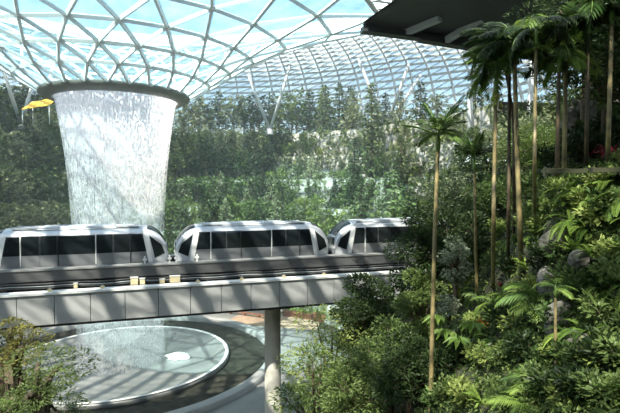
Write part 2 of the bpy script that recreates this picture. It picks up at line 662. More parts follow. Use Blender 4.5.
# ------------------------------------------------------------------ the waterfall: three nested curtains of droplets
def curtain(r_top, r_bot, z_top, z_bot, seed, at_, ab_):
    n, m_ = 96, 30
    vs, fs = [], []
    me = bpy.data.meshes.new('water_curtain')
    for i in range(m_ + 1):
        t = i / m_
        r = r_bot + (r_top - r_bot) * (1 - t) ** 3.4
        z = z_top + (z_bot - z_top) * t
        for k in range(n + 1):
            a = 2 * PI * k / n
            rr = r * (1 + 0.012 * t * math.sin(9 * a + seed + 3 * t))
            vs.append((rr * math.cos(a), rr * math.sin(a), z))
    uvs = []
    for i in range(m_):
        for k in range(n):
            q = (i * (n + 1) + k, i * (n + 1) + k + 1, (i + 1) * (n + 1) + k + 1, (i + 1) * (n + 1) + k)
            fs.append(q)
            for (ii, kk) in ((i, k), (i, k + 1), (i + 1, k + 1), (i + 1, k)):
                uvs.append((kk / n, ii / m_))
    me.from_pydata(vs, [], fs)
    uv = me.uv_layers.new(name='UVMap')
    uv.data.foreach_set('uv', [c for p in uvs for c in p])
    for p in me.polygons:
        p.use_smooth = True
    me.materials.append(water_mat('falling_water_%d' % seed, seed, at_, ab_, z_top, z_bot))
    return me


wf = empty('waterfall', (CX, CY, 0))
tag(wf, 'tall round column of falling white water under the grey ring', 'waterfall')
for seed, (ra, rb, ta, tb) in enumerate(((6.40, 4.75, .70, .0), (6.28, 4.4, .60, .0), (6.12, 3.9, .50, .0))):
    o = bpy.data.objects.new('water_curtain', curtain(ra, rb, ZC + 9.75, 0.3, seed + 1, ta, tb))
    COL.objects.link(o)
    o.parent = wf

# ------------------------------------------------------------------ terraced hillside
LV = [(28.5, 0, 6), (32.5, 6, 12), (36, 12, 16.5), (39.5, 16.5, 21.5), (43, 21.5, 26), (46.5, 26, 31)]


def wob(th, i):
    return 0.7 * math.sin(3 * th + i) + 0.45 * math.sin(7 * th + 2.3 * i) + .25 * math.sin(17 * th + i)


def terr(th, i, d=0.0):
    r = LV[i][0] + wob(th, i) + d
    return Vector((CX + r * math.cos(th), CY + r * math.sin(th), LV[i][2]))


T0, T1 = math.radians(8), math.radians(222)
NT = 160
for i, (r, z0, z1) in enumerate(LV):
    mb = MB()
    P = []
    nxt = LV[i + 1][0] if i < len(LV) - 1 else 66
    ths = [T0 + (T1 - T0) * k / NT for k in range(NT + 1)]
    prof = [(-0.5, z0 - 0.2), (-0.35, z0 + (z1 - z0) * .35), (-0.2, z0 + (z1 - z0) * .7), (0, z1 + .12), (0.5, z1 + .12), (0.55, z1), (nxt - r + 2.0, z1)]
    for d, z in prof:
        P.append([(CX + (r + wob(t, i) + d) * math.cos(t), CY + (r + wob(t, i) + d) * math.sin(t), z) for t in ths])
    mb.grid(P[:6], 0, False)
    mb.grid(P[5:], 1, False)
    kind(mb.build('wall_back', [M['stone'], M['soil']]), 'structure')
# dark plant-room band and rail on the top terrace, right of the falls
def on_terrace(th, i, d, dz=0):
    p = terr(th, i, d)
    p.z += dz
    return p


# far rear wall hides the ground outside beyond the vault
mb = MB()
P = []
for z in (0, ZC + 4.5):
    P.append([(CX + 66.5 * math.cos(t), CY + 66.5 * math.sin(t), z) for t in [T0 + (T1 - T0) * k / 60 for k in range(61)]])
mb.grid(P, 0, False)
kind(mb.build('wall_rear', M['stone']), 'structure')
mb = MB()
mb.box((-60, -16, 0), (60, -14, ZC + 15))  # unseen wall added behind the viewer to keep window reflections dark
kind(mb.build('unseen_wall_front', simple('unseen_wall_grey', (0.16, 0.17, 0.16), 0.8, noise=0.3, nscale=0.3)), 'structure')

# ------------------------------------------------------------------ branching roof columns on the top terrace
def vcolumn(base, tops, label, r=0.32):
    e = empty('branching_column', base)
    tag(e, label, 'column')
    kind(e, 'thing')
    mb = MB()
    mb.lathe([(r * 2.2, -0.6), (r * 2.2, 0.25), (r * 1.4, 0.5), (0.01, 0.5)], 16)
    mb.build('base', M['grey_beam'], e)
    for t in tops:
        v = t - Vector(base)
        mb = MB()
        mb.tube([(0, 0, 0.2), v * 0.5, v], [r * .85, r, r * 0.7], 12)
        mb.build('strut', M['strut'], e)


b = at(386, 131, 88)
b.z = 31
vcolumn(b, [at(358, 58, 86), at(409, 64, 84), at(421, 75, 92)], 'white three-armed steel column on the top terrace beside the tallest conifer')
b = at(270, 131, 94)
b.z = 31
vcolumn(b, [at(248, 74, 90), at(290, 66, 90)], 'white two-armed steel column on the top terrace just past the waterfall')
b = at(21, 117, 86)
b.z = 31
vcolumn(b, [at(2, 66, 80), at(34, 78, 88)], 'white two-armed steel column beside the yellow awning')
b = at(470, 140, 66)
vcolumn(Vector((b.x, b.y, 26)), [at(470, 88, 66)], 'white upright steel post rising behind the crown of the lone short palm', 0.4)
b = at(531, 110, 60)
vcolumn(Vector((b.x, b.y, 20)), [at(531, 60, 60)], 'white upright steel post seen between two thin dark palm trunks', 0.4)

# yellow awning and rail on the left of the falls
base = at(44, 117, 84)
base.z = 31.0
e = empty('yellow_awning', base)
tag(e, 'yellow awning on posts on the top terrace beside the waterfall ring', 'awning')
mb = MB()
mb.add([(-3.0, -1.5, 2.5), (1.8, -1.5, 3.2), (1.8, 1.8, 5.2), (-3.0, 1.8, 4.3), (-3.0, -1.5, 2.4), (1.8, -1.5, 3.1), (1.8, 1.8, 5.1), (-3.0, 1.8, 4.2)],
       [(0, 1, 2, 3), (7, 6, 5, 4), (0, 4, 5, 1), (1, 5, 6, 2), (2, 6, 7, 3), (3, 7, 4, 0)])
mb.build('cloth', M['yellow'], e)
for x in (-2.9, 1.7):
    for y in (-1.4, 1.7):
        mb = MB()
        mb.tube([(x, y, -0.1), (x, y, (3.3 if x < 0 else 4.1) + y * .6)], 0.07, 8)
        mb.build('post', M['steel'], e)


def railing(th0, th1, i, label, n=16):
    c = on_terrace((th0 + th1) / 2, i, 0.3, .1)
    e = empty('terrace_railing', c)
    tag(e, label, 'railing')
    ths = [th0 + (th1 - th0) * k / n for k in range(n + 1)]
    for h in (0.45, 0.8, 1.15):
        mb = MB()
        mb.tube([on_terrace(t, i, 0.3, .1 + h) - c for t in ths], 0.045, 6)
        mb.build('rail', M['grey_beam'], e)
    for t in ths:
        mb = MB()
        p = on_terrace(t, i, 0.3, 0.05) - c
        mb.tube([p, p + Vector((0, 0, 1.15))], 0.04, 6)
        mb.build('post', M['grey_beam'], e)


def theta_for(px, i, d=0.0):
    best, bt = 1e9, 0
    for k in range(2400):
        t = math.radians(9) + math.radians(211) * k / 2400
        p = terr(t, i, d)
        if p.y < 30:
            continue
        q = abs(pxof(p) - px)
        if q < best:
            best, bt = q, t
    return bt


railing(theta_for(30, 5), theta_for(62, 5), 5, 'thin steel railing on the top terrace in front of the yellow awning')
railing(theta_for(180, 5), theta_for(262, 5), 5, 'thin steel railing on the top terrace between waterfall and the two-armed column', 24)

# ------------------------------------------------------------------ guideway
P0 = at(175, 187, 33.7)
P0.z = ZC
TD = Vector((0.9537, 0.3007, 0)).normalized()      # along the track
TN = Vector((-TD.y, TD.x, 0))                        # away from the viewer
RZ = math.atan2(TD.y, TD.x)


def track(s, n, z):
    return P0 + TD * s + TN * n + Vector((0, 0, z))


gw = empty('guideway_viaduct', track(5, 1, -8.5), RZ)
tag(gw, 'long grey concrete train viaduct crossing in front of the waterfall', 'viaduct')
kind(gw, 'thing')


def gbox(mb, s0, s1, n0, n1, z0, z1, mi=0):
    mb.box((s0 - 5, n0 - 1, z0 + 8.5), (s1 - 5, n1 - 1, z1 + 8.5), mi)


SA, SB = -34, 36
mb = MB()
gbox(mb, SA, SB, -1.6, 4.6, -8.55, -6.95)
mb.build('deck', M['concrete_dark'], gw)
pw = 2.05
s = SA
k = 0
while s < SB:
    mb = MB()
    gbox(mb, s + 0.02, min(s + pw - 0.02, SB), -2.15, -1.62, -8.5, -6.64)
    mb.build('fascia_panel', M['concrete'], gw)
    s += pw
mb = MB()
gbox(mb, SA, SB, -2.25, -1.45, -6.635, -6.5)
mb.build('coping', M['concrete_pale'], gw)
mb = MB()
gbox(mb, SA, SB, -2.0, -1.4, -8.68, -8.56)
mb.build('soffit_strip', M['concrete_dark'], gw)
for n0, n1, zt in ((-0.95, -0.15, -5.22), (2.7, 3.5, -5.22)):
    mb = MB()
    gbox(mb, SA, SB, n0, n1, -6.0, zt - .1)
    mb.build('guide_beam', M['rail_grey'], gw)
    mb = MB()
    gbox(mb, SA, SB, n0 - .06, n1 + .04, zt - .095, zt)
    mb.build('beam_cap', M['beam_cap'], gw)
    for q in range(28):
        ss = SA + 1 + q * 2.5
        mb = MB()
        gbox(mb, ss, ss + .3, n0 + .2, n1 - .1, -6.96, -5.99)
        mb.build('beam_bracket', M['concrete_dark'], gw)
for n0 in (0.35, 1.95):
    mb = MB()
    gbox(mb, SA, SB, n0, n0 + .55, -6.96, -6.05)
    mb.build('running_plinth', M['rail_grey'], gw)
for (z, r) in ((-6.14, .05), (-6.3, .035), (-6.42, .04)):
    mb = MB()
    mb.tube([(ss - 5, -1.05 - 1 - .07 * math.sin(ss * .9), z + 8.5 + .03 * math.sin(ss * 1.7)) for ss in [SA + q for q in range(SB - SA + 1)]], r, 6)
    mb.build('cable', M['grey_beam'] if r == .035 else M['rail_grey'], gw)
# pier
pc = track(7.25, 1.2, 0)
e = empty('viaduct_pier', (pc.x, pc.y, 0), RZ)
tag(e, 'thick plain concrete pier holding up the train viaduct', 'pier')
kind(e, 'thing')
mb = MB()
pr = [(1.05, .02), (1.05, .3), (.64, .4), (.62, 9.5), (.62, ZC - 8.7)]
mb.lathe(pr, 32)
mb.build('shaft', M['pier'], e)
mb = MB()
mb.box((-.85, -2.2, ZC - 9.0), (.85, 2.6, ZC - 8.56))
mb.build('cap', M['concrete'], e)


# junction boxes and posts beside the track
def jbox(px, py, w, h, label, n=-1.15):
    # find the s where the box stands at that bearing
    best, bs = 1e9, 0
    for q in range(1400):
        ss = -20 + q * .03
        d = abs(pxof(track(ss, n, -6)) - px)
        if d < best:
            best, bs = d, ss
    p = track(bs, n, -6.95)
    e = empty('junction_box', p, RZ)
    tag(e, label, 'junction box', 'boxes beside the track')
    mb = MB()
    mb.box((-w / 2, -.12, .45), (w / 2, .12, .45 + h))
    mb.build('case', M['cream'], e)
    mb = MB()
    mb.box((-w / 2 - .02, -.15, .45 + h), (w / 2 + .02, .14, .49 + h))
    mb.build('lid', M['white_paint'], e)
    for x in (-w * .35, w * .35):
        mb = MB()
        mb.box((x - .03, -.03, 0), (x + .03, .03, .46))
        mb.build('foot', M['rail_grey'], e)


jbox(134, 280, .46, .46, 'cream junction box with tall case under the nose of the first train car')
jbox(142.5, 279, .32, .36, 'small cream junction box close beside the tall cream one')
jbox(162, 274, .34, .26, 'low cream junction box below the end of the first train car')
jbox(175, 275, .68, .42, 'widest cream junction box below the gap between two train cars')
jbox(76, 276, .22, .30, 'small pale junction box beside the cable under the first train car')


def white_marker(px, label, n=-0.55):
    best, bs = 1e9, 0
    for q in range(1400):
        ss = -20 + q * .03
        d = abs(pxof(track(ss, n, -6)) - px)
        if d < best:
            best, bs = d, ss
    e = empty('track_marker', track(bs, n, -5.22), RZ)
    tag(e, label, 'marker post', 'white marker posts on the guide beam')
    mb = MB()
    mb.box((-.05, -.05, 0), (.05, .05, .5))
    mb.build('post', M['white_paint'], e)
    mb = MB()
    mb.box((-.13, -.07, .22), (.13, .07, .34))
    mb.build('cross_arm', M['white_paint'], e)


white_marker(145, 'white marker post on the guide beam in front of the first train car')
white_marker(169.5, 'white marker post just past the first car, nearer it than its twin')
white_marker(176.5, 'white marker post at the very nose of the middle train car')
white_marker(197, 'white marker post in front of the first window of the middle car')


def clip(px, label, n=-1.85, z=-6.5):
    best, bs = 1e9, 0
    for q in range(1800):
        ss = -20 + q * .03
        d = abs(pxof(track(ss, n, z)) - px)
        if d < best:
            best, bs = d, ss
    e = empty('coping_clip', track(bs, n, z), RZ)
    tag(e, label, 'clip', 'pale clips on the viaduct coping')
    mb = MB()
    mb.box((-.12, -.08, 0), (.12, .08, .16))
    mb.build('body', M['cream'], e)
    mb = MB()
    mb.tube([(0, 0, .15), (0, 0, .24)], .03, 8)
    mb.build('stud', M['white_paint'], e)


for i, px in enumerate((50, 102.5, 198, 242, 284, 324)):
    clip(px, '%s small pale clip along the white viaduct coping from the yellow-leaved tree' % ordinal(i + 1))

# ------------------------------------------------------------------ train cars
LCAR = 11.55
HW = 1.32
ZF, ZR = 0.15, 2.80       # floor line and roof line in car coordinates


def car_W(s):
    d = min(s, LCAR - s)
    t = max(0.0, 1 - d / 1.5)
    return HW * (1 - 0.20 * t ** 2.2)


def car_top(s):
    d = min(s, LCAR - s)
    t = max(0.0, 1 - d / 1.75)
    return ZR - 1.30 * t ** 2.4


def car_half(s, z):
    w, top = car_W(s), car_top(s)
    zm = min(1.7, top - 0.6)
    if z <= zm:
        return w - 0.03 * max(0, (0.9 - z)) ** 2
    q = min(1.0, (z - zm) / (top - zm))
    return w * max(0.0, 1 - q ** 3.4) ** (1 / 2.2)


def side_patch(mb, poly, n0, off, mi=0, nu=10, nv=6):
    """a panel on the car's side: quad (s,z) corners a-b bottom, d-c top; sampled so it follows the body"""
    a, b, c, d = poly
    for sgn in (-1, 1):
        P = []
        for i in range(nv + 1):
            t = i / nv
            row = []
            for j in range(nu + 1):
                u = j / nu
                s_ = (a[0] * (1 - u) + b[0] * u) * (1 - t) + (d[0] * (1 - u) + c[0] * u) * t
                z_ = (a[1] * (1 - u) + b[1] * u) * (1 - t) + (d[1] * (1 - u) + c[1] * u) * t
                row.append((s_, sgn * (car_half(s_, z_) + off), z_))
            P.append(row)
        mb.grid(P, mi, True, False, sgn > 0)


def panel(root, name, poly, off, mat, nu=10, nv=6):
    """near and far side panels are separate pieces"""
    a, b, c, d = poly
    out = []
    for sgn in (-1, 1):
        mb = MB()
        rows = {}
        for o_ in (off, off - 0.05):
            P = []
            for i in range(nv + 1):
                t = i / nv
                row = []
                for j in range(nu + 1):
                    u = j / nu
                    s_ = (a[0] * (1 - u) + b[0] * u) * (1 - t) + (d[0] * (1 - u) + c[0] * u) * t
                    z_ = (a[1] * (1 - u) + b[1] * u) * (1 - t) + (d[1] * (1 - u) + c[1] * u) * t
                    row.append((s_, sgn * (car_half(s_, z_) + o_), z_))
                P.append(row)
            rows[o_] = P
        A, B = rows[off], rows[off - 0.05]
        mb.grid(A, 0, True, False, sgn > 0)
        ring_a = A[0] + [r[-1] for r in A[1:]] + A[-1][::-1][1:] + [r[0] for r in A[::-1][1:]]
        ring_b = B[0] + [r[-1] for r in B[1:]] + B[-1][::-1][1:] + [r[0] for r in B[::-1][1:]]
        mb.grid([ring_a, ring_b], 0, False, False, sgn < 0)
        out.append(mb.build(name, mat, root))
    return out


def make_car():
    root = empty('train_car', (0, 0, 0))
    # body
    mb = MB()
    ss = [0.0, .04, .12, .25, .45, .7, 1.0, 1.35, 1.75, 2.4, 3.5, 4.6, 5.775]
    ss = ss + [LCAR - x for x in ss[-2::-1]]
    P = []
    for s_ in ss:
        top = car_top(s_)
        zm = min(1.7, top - 0.6)
        zs = [ZF, .5, .9, zm] + [zm + (top - zm) * f for f in (.2, .4, .55, .7, .82, .9, .96, 1.0)]
        sh = 1 - (0.12 if s_ in (0.0, LCAR) else 0)
        half = [(s_, -car_half(s_, z) * sh, z) for z in zs]
        P.append(half + [(x, -y, z) for x, y, z in half[::-1][1:]])
    mb.grid(P, 0, True, False, True)
    n = len(P[0])
    for e_, flip in ((P[0], False), (P[-1], True)):
        c = (e_[0][0], 0, 0.9)
        vs = list(e_) + [c]
        fs = [(i, (i + 1) % n, n) if not flip else ((i + 1) % n, i, n) for i in range(n)]
        mb.add(vs, fs, 0, False)
    mb.add([P[0][0], P[-1][0], P[-1][-1], P[0][-1]], [(0, 1, 2, 3)])
    mb.build('body', M['car'], root)
    # panel along the lower side, its shade put into the grey
    panel(root, 'skirt_shade', ((.95, .17), (LCAR - .95, .17), (LCAR - 1.15, .99), (1.15, .99)), .012, M['car_skirt_shade'], 24, 3)
    # black window band behind the panes
    zb, zt = 1.06, 2.22
    panel(root, 'window_band', ((1.25, zb - .05), (LCAR - 1.25, zb - .05), (LCAR - 1.62, zt + .05), (1.62, zt + .05)), .010, M['car_dark'], 30, 6)
    wins = ((2.42, 'pane'), )
    edges = [2.45, 3.55, 4.62, 6.93, 8.0, 9.1]
    # end panes slant with the pillar
    panel(root, 'window_pane', ((1.38, zb), (2.38, zb), (2.38, zt), (1.74, zt)), .022, M['car_glass'])
    panel(root, 'window_pane', ((LCAR - 2.38, zb), (LCAR - 1.38, zb), (LCAR - 1.74, zt), (LCAR - 2.38, zt)), .022, M['car_glass'])
    panel(root, 'window_pane', ((4.70, zb), (6.86, zb), (6.86, zt), (4.70, zt)), .022, M['car_glass'])
    for a, b_ in ((2.50, 3.53), (3.58, 4.58), (6.98, 7.98), (8.03, 9.08)):
        ds = panel(root, 'door', ((a, .22), (b_, .22), (b_, zt + .08), (a, zt + .08)), .026, M['car_door'])
        for d in ds:
            sgn = -1 if d.data.vertices[0].co.y < 0 else 1
            mb = MB()
            Pq = []
            for i in range(7):
                z_ = zb - .03 + (zt - zb + .09) * i / 6
                Pq.append([(a + .012 + (b_ - a - .024) * j / 6, sgn * (car_half(a + .5, z_) + .036), z_) for j in range(7)])
            mb.grid(Pq, 0, True, False, sgn > 0)
            mb.build('door_pane', M['car_glass'], d)
    for a in (2.44, 6.92, 4.64, 9.12):
        panel(root, 'door_post', ((a - .025, .3), (a + .025, .3), (a + .025, zt + .08), (a - .025, zt + .08)), .034, M['white_paint'] if a in (2.44, 6.92) else M['car_dark'], 1, 6)
    for sgn in (0, 1):
        f = (lambda x: x) if sgn == 0 else (lambda x: LCAR - x)
        # nose side glass, a leaning four-sided pane, and the slanting white pillar
        q = ((f(.17), 0.84), (f(.86), 0.55), (f(1.20), 2.12), (f(.40), 1.46))
        if sgn:
            q = (q[1], q[0], q[3], q[2])
        panel(root, 'nose_pane', q, .016, M['car_glass'])
        q = ((f(.98), .25), (f(1.26), .25), (f(1.66), 2.40), (f(1.26), 2.20))
        if sgn:
            q = (q[1], q[0], q[3], q[2])
        panel(root, 'pillar', q, .030, M['white_paint'])
        # windscreen over the nose
        mb = MB()
        P = []
        for i in range(9):
            s_ = .10 + (1.35 - .10) * i / 8
            row = []
            top = car_top(s_)
            zm = min(1.7, top - .6)
            for j in range(11):
                y = (j / 10 - .5) * 2 * car_W(s_) * .76
                zz = zm + (top - zm) * max(0, 1 - abs(y / car_W(s_)) ** 2.2) ** (1 / 3.4)
                row.append((f(s_), y, zz + .02))
            P.append(row)
        mb.grid(P, 0, True, False, sgn == 0)
        mb.build('windscreen', M['car_glass'], root)
        mb = MB()
        mb.box((f(0) - .03, -.8, .95), (f(0) + .03, .8, 1.5))
        mb.build('end_pane', M['car_glass'], root)
        for y in (-.75, .75):
            mb = MB()
            mb.box((f(0) - .05, y - .16, .62), (f(0) + .05, y + .16, .78))
            mb.build('lamp', M['white_paint'], root)
        mb = MB()
        mb.bar((f(0.1), 0, .2), (f(-.28), 0, .2), .22, .2)
        mb.build('coupler', M['rubber'], root)
    # roof box and rails
    mb = MB()
    x0, x1 = 3.3, 8.2
    P = [[(x, y, z) for x in (x0 + i_, x1 - i_)] for i_, y, z in ((0, -.95, ZR - .14), (.2, -.85, ZR + .05), (.2, .85, ZR + .05), (0, .95, ZR - .14))]
    mb.grid(P, 0, False)
    mb.add([P[k][0] for k in range(4)], [(0, 1, 2, 3)])
    mb.add([P[k][1] for k in range(4)], [(3, 2, 1, 0)])
    mb.build('roof_unit', M['car_roof'], root)
    for y in (-.8, .8):
        mb = MB()
        mb.box((1.9, y - .12, ZR - .10), (LCAR - 1.9, y + .12, ZR + .0))
        mb.build('roof_rail', M['car_roof'], root)
    # running gear hidden in the track
    for sx in (2.2, LCAR - 2.2):
        mb = MB()
        mb.box((sx - .9, -.7, -.15), (sx + .9, .7, .2))
        bg = mb.build('bogie', M['rubber'], root)
        for y in (-.82, .82):
            mb = MB()
            mb.tube([(sx, y - .13, -.12), (sx, y + .13, -.12)], .44, 20)
            mb.build('wheel', M['rubber'], bg)
    return root


CAR_Z = -5.49
car = make_car()
cars = [(0.0, 'silver middle train car seen whole in front of the terraces', car), (-LCAR - .55, 'silver train car crossing in front of the waterfall', None), (LCAR + .55, 'silver train car running in behind the dark leafy trees', None)]
for s_, lab, o in cars:
    if o is None:
        o = copy_tree(car)
    o.location = track(s_, 1.35, CAR_Z)
    o.rotation_euler = (0, 0, RZ)
    tag(o, lab, 'train car', 'cars of the train')

# ------------------------------------------------------------------ plant builders
OVAL = (np.array([(0, 0, 0), (.30, .46, .10), (.72, .34, .05), (1, 0, -.10), (.72, -.34, .05), (.30, -.46, .10)]), [(0, 1, 2, 3), (0, 3, 4, 5)])
DIAM = (np.array([(0, 0, 0), (.5, .5, .06), (1, 0, -.06), (.5, -.5, .06)]), [(0, 1, 2, 3)])
STRAP = (np.array([(0, .10, 0), (.4, .5, .12), (.75, .4, .02), (1, 0, -.22), (.75, -.4, .02), (.4, -.5, .12), (0, -.10, 0)]), [(0, 1, 5, 6), (1, 2, 4, 5), (2, 3, 4)])


def rand_dirs(n, up=0.0):
    d = rng.normal(size=(n, 3))
    d[:, 2] += up
    return d / np.linalg.norm(d, axis=1)[:, None]


def leaves_at(mb, pts, dirs, L, Wd, tmpl=DIAM, mi=0, jitter=0.4, flat=0.0):
    """leaf blades at PTS pointing along DIRS; FLAT turns their faces upward"""
    n = len(pts)
    pts, dirs = np.asarray(pts, float), np.asarray(dirs, float)
    dirs = dirs + rng.normal(size=(n, 3)) * jitter * 0.5
    dirs /= np.linalg.norm(dirs, axis=1)[:, None]
    ups = rng.normal(size=(n, 3)) * (1 - flat)
    ups[:, 2] += flat + 0.5
    side = np.cross(ups, dirs)
    side /= (np.linalg.norm(side, axis=1)[:, None] + 1e-9)
    nrm = np.cross(dirs, side)
    Ls = L * (0.7 + 0.6 * rng.random(n))
    Ws = Wd * (0.7 + 0.6 * rng.random(n))
    tv, tf = tmpl
    V = pts[:, None, :] + dirs[:, None, :] * (tv[None, :, 0] * Ls[:, None])[:, :, None] \
        + side[:, None, :] * (tv[None, :, 1] * Ws[:, None])[:, :, None] + nrm[:, None, :] * (tv[None, :, 2] * Ls[:, None])[:, :, None]
    k = len(tv)
    b = len(mb.v)
    mb.v.extend(map(tuple, V.reshape(-1, 3).tolist()))
    for i in range(n):
        o = b + i * k
        for f in tf:
            mb.f.append(tuple(o + q for q in f))
    mb.m.extend([mi] * (n * len(tf)))
    mb.s.extend([False] * (n * len(tf)))


def clump_points(n, c, r, shell=0.5):
    d = rand_dirs(n)
    rad = shell + (1 - shell) * rng.random(n) ** .5
    p = np.asarray(c)[None, :] + d * rad[:, None] * np.asarray(r)[None, :]
    return p, d


def broadleaf(name, h, cr, trunk_h, nclump, nleaf, L, mat, bark, tmpl=DIAM, squash=.8, lean=0.0):
    """spreading tree: forked trunk, leafy clumps round its boughs"""
    e = empty(name)
    tb, fb = MB(), MB()
    top = Vector((lean, 0, trunk_h))
    r0 = 0.018 * h + .03
    tb.tube([(0, 0, -.3), (lean * .3, .02, trunk_h * .5), top], [r0 * 1.25, r0, r0 * .8], 8)
    for i in range(nclump):
        a = 2 * PI * i / nclump * 2.4 + random.random()
        f = (i + .5) / nclump
        rr = cr * (.35 + .5 * random.random()) * math.sin(PI * (0.12 + .82 * f)) ** .6
        c = Vector((lean + rr * math.cos(a), rr * math.sin(a), trunk_h * .85 + (h - trunk_h * .85) * f * .88))
        tb.tube([top * (.75 + .2 * f), top.lerp(c, .55) + Vector((0, 0, .1)), c], [r0 * .5, r0 * .3, r0 * .12], 5)
        cs = cr * (.30 + .22 * random.random())
        p, d = clump_points(nleaf // nclump, c, (cs, cs, cs * squash))
        d[:, 2] *= .5
        leaves_at(fb, p, d, L, L * .5, tmpl, flat=.4)
    tb.build('trunk', bark, e)
    fb.build('crown', mat, e)
    return e


def conifer(name, h, cr, nwhorl, per, L, mat, bark, taper=1.0):
    e = empty(name)
    tb, fb = MB(), MB()
    tb.tube([(0, 0, -.3), (0, 0, h * .5), (0, 0, h * .98)], [.02 * h, .012 * h, .004 * h], 7)
    for w in range(nwhorl):
        f = w / (nwhorl - 1)
        z = h * (.10 + .88 * f)
        R = cr * ((1 - f) ** taper * .92 + .06) * (.75 + .5 * random.random())
        nb = 5
        for b in range(nb):
            a = 2 * PI * (b + random.random() * .7) / nb + w
            tip = Vector((R * math.cos(a), R * math.sin(a), z + R * (.05 - .25 * random.random())))
            tb.tube([(0, 0, z), tip], [.006 * h, .002 * h], 4, 0, False)
            k = max(3, int(per * (R / cr)))
            t = rng.random(k) ** .6
            p = np.array([(0, 0, z)]) * (1 - t)[:, None] + np.array([tuple(tip)]) * t[:, None] + rng.normal(size=(k, 3)) * R * .13
            d = np.tile(np.array([[math.cos(a), math.sin(a), -.15]]), (k, 1)) + rng.normal(size=(k, 3)) * .6
            leaves_at(fb, p, d / np.linalg.norm(d, axis=1)[:, None], L, L * .42, DIAM, flat=.3)
    tb.build('trunk', bark, e)
    fb.build('crown', mat, e)
    return e


def shrub(name, r, h, n, L, mat, tmpl=OVAL, wr=.5, nst=6, bark=None, flat=.4, up=.35):
    e = empty(name)
    sb, fb = MB(), MB()
    for i in range(nst):
        a = 2 * PI * i / nst + random.random()
        q = Vector((r * .6 * math.cos(a), r * .6 * math.sin(a), h * (.5 + .4 * random.random())))
        sb.tube([(0.04 * math.cos(a), 0.04 * math.sin(a), -.1), q * .5 + Vector((0, 0, h * .1)), q], [.02 + .008 * h, .015, .006], 5)
        m_ = n // (nst * 2)
        for c in (q, q * .6 + Vector((0, 0, h * .05))):
            p, d = clump_points(m_, c, (r * .42, r * .42, h * .30), .25)
            d[:, 2] = d[:, 2] * .6 + up
            leaves_at(fb, p, d, L, L * wr, tmpl, flat=flat)
    sb.build('stems', bark or M['bark'], e)
    fb.build('foliage', mat, e)
    return e


def frond_mesh(L, nleaf, leaf_len, leaf_w, droop, rise, mat, stem_mat, v=.5, name='frond', hang=.35):
    """one feathered palm frond along +x from the origin: an arching stalk with a row of blades on each side"""
    mb = MB()
    pts = []
    N = 14
    for i in range(N + 1):
        t = i / N
        pts.append(Vector((L * (t - .12 * droop * t * t), 0, L * (rise * t - droop * t * t))))
    mb.tube(pts, [.012 * L * (1 - .8 * i / N) + .003 for i in range(N + 1)], 5, 1)
    ps, ds = [], []
    for k in range(nleaf):
        t = .14 + .86 * k / (nleaf - 1)
        i = min(N - 1, int(t * N))
        p = pts[i].lerp(pts[i + 1], t * N - i)
        tg = (pts[i + 1] - pts[i]).normalized()
        for sd in (-1, 1):
            fl = leaf_len * (math.sin(PI * (.12 + .80 * t)) ** .7)
            d = Vector((tg.x * (.45 + .5 * t), sd * (1.0 - .45 * t), tg.z * .5 - hang * (.5 + random.random() * .7) + v * .3))
            d.normalize()
            w = Vector((0, 0, 1)).cross(d).normalized() * leaf_w * .5
            up = Vector((0, 0, leaf_w * .25))
            m_ = p + d * fl * .5 + Vector((0, 0, 0.02 * fl))
            tip = p + d * fl - Vector((0, 0, hang * .35 * fl))
            mb.add([p - w * .4, m_ - w + up * 0, tip, m_ + w], [(0, 1, 2, 3)], 0)
    return mb.mesh(name, [mat, stem_mat])


FR = {
    'palm_a': frond_mesh(1.0, 22, .46, .05, .55, .62, M['L_palm'], M['shaft']),
    'palm_b': frond_mesh(1.0, 22, .42, .05, .95, .75, M['L_palm'], M['shaft'], hang=.6),
    'palm_c': frond_mesh(1.0, 22, .44, .055, .28, .95, M['L_palm'], M['shaft'], hang=.2),
    'dark_a': frond_mesh(1.0, 24, .46, .055, .62, .55, M['L_dark'], M['shaft'], hang=.5),
    'dark_b': frond_mesh(1.0, 24, .44, .055, 1.05, .6, M['L_dark'], M['shaft'], hang=.7),
    'lit_a': frond_mesh(1.0, 21, .34, .030, .55, .5, M['L_fern'], M['shaft'], hang=.45),
    'lit_b': frond_mesh(1.0, 21, .32, .030, .9, .75, M['L_fern'], M['shaft'], hang=.5),
    'fern_a': frond_mesh(1.0, 24, .24, .055, .8, .75, M['L_fern'], M['L_mid'], hang=.1),
    'sun_tint_a': frond_mesh(1.0, 22, .44, .05, .55, .6, M['L_fern'], M['shaft']),  # palm frond in brighter green, sunlight put into the leaf colour
    'sun_tint_b': frond_mesh(1.0, 22, .42, .05, .95, .75, M['L_fern'], M['shaft'], hang=.5),  # drooping palm frond, likewise coloured as if in sun
    'fern_b': frond_mesh(1.0, 24, .22, .055, 1.2, .7, M['L_fern'], M['L_mid'], hang=.15),
}


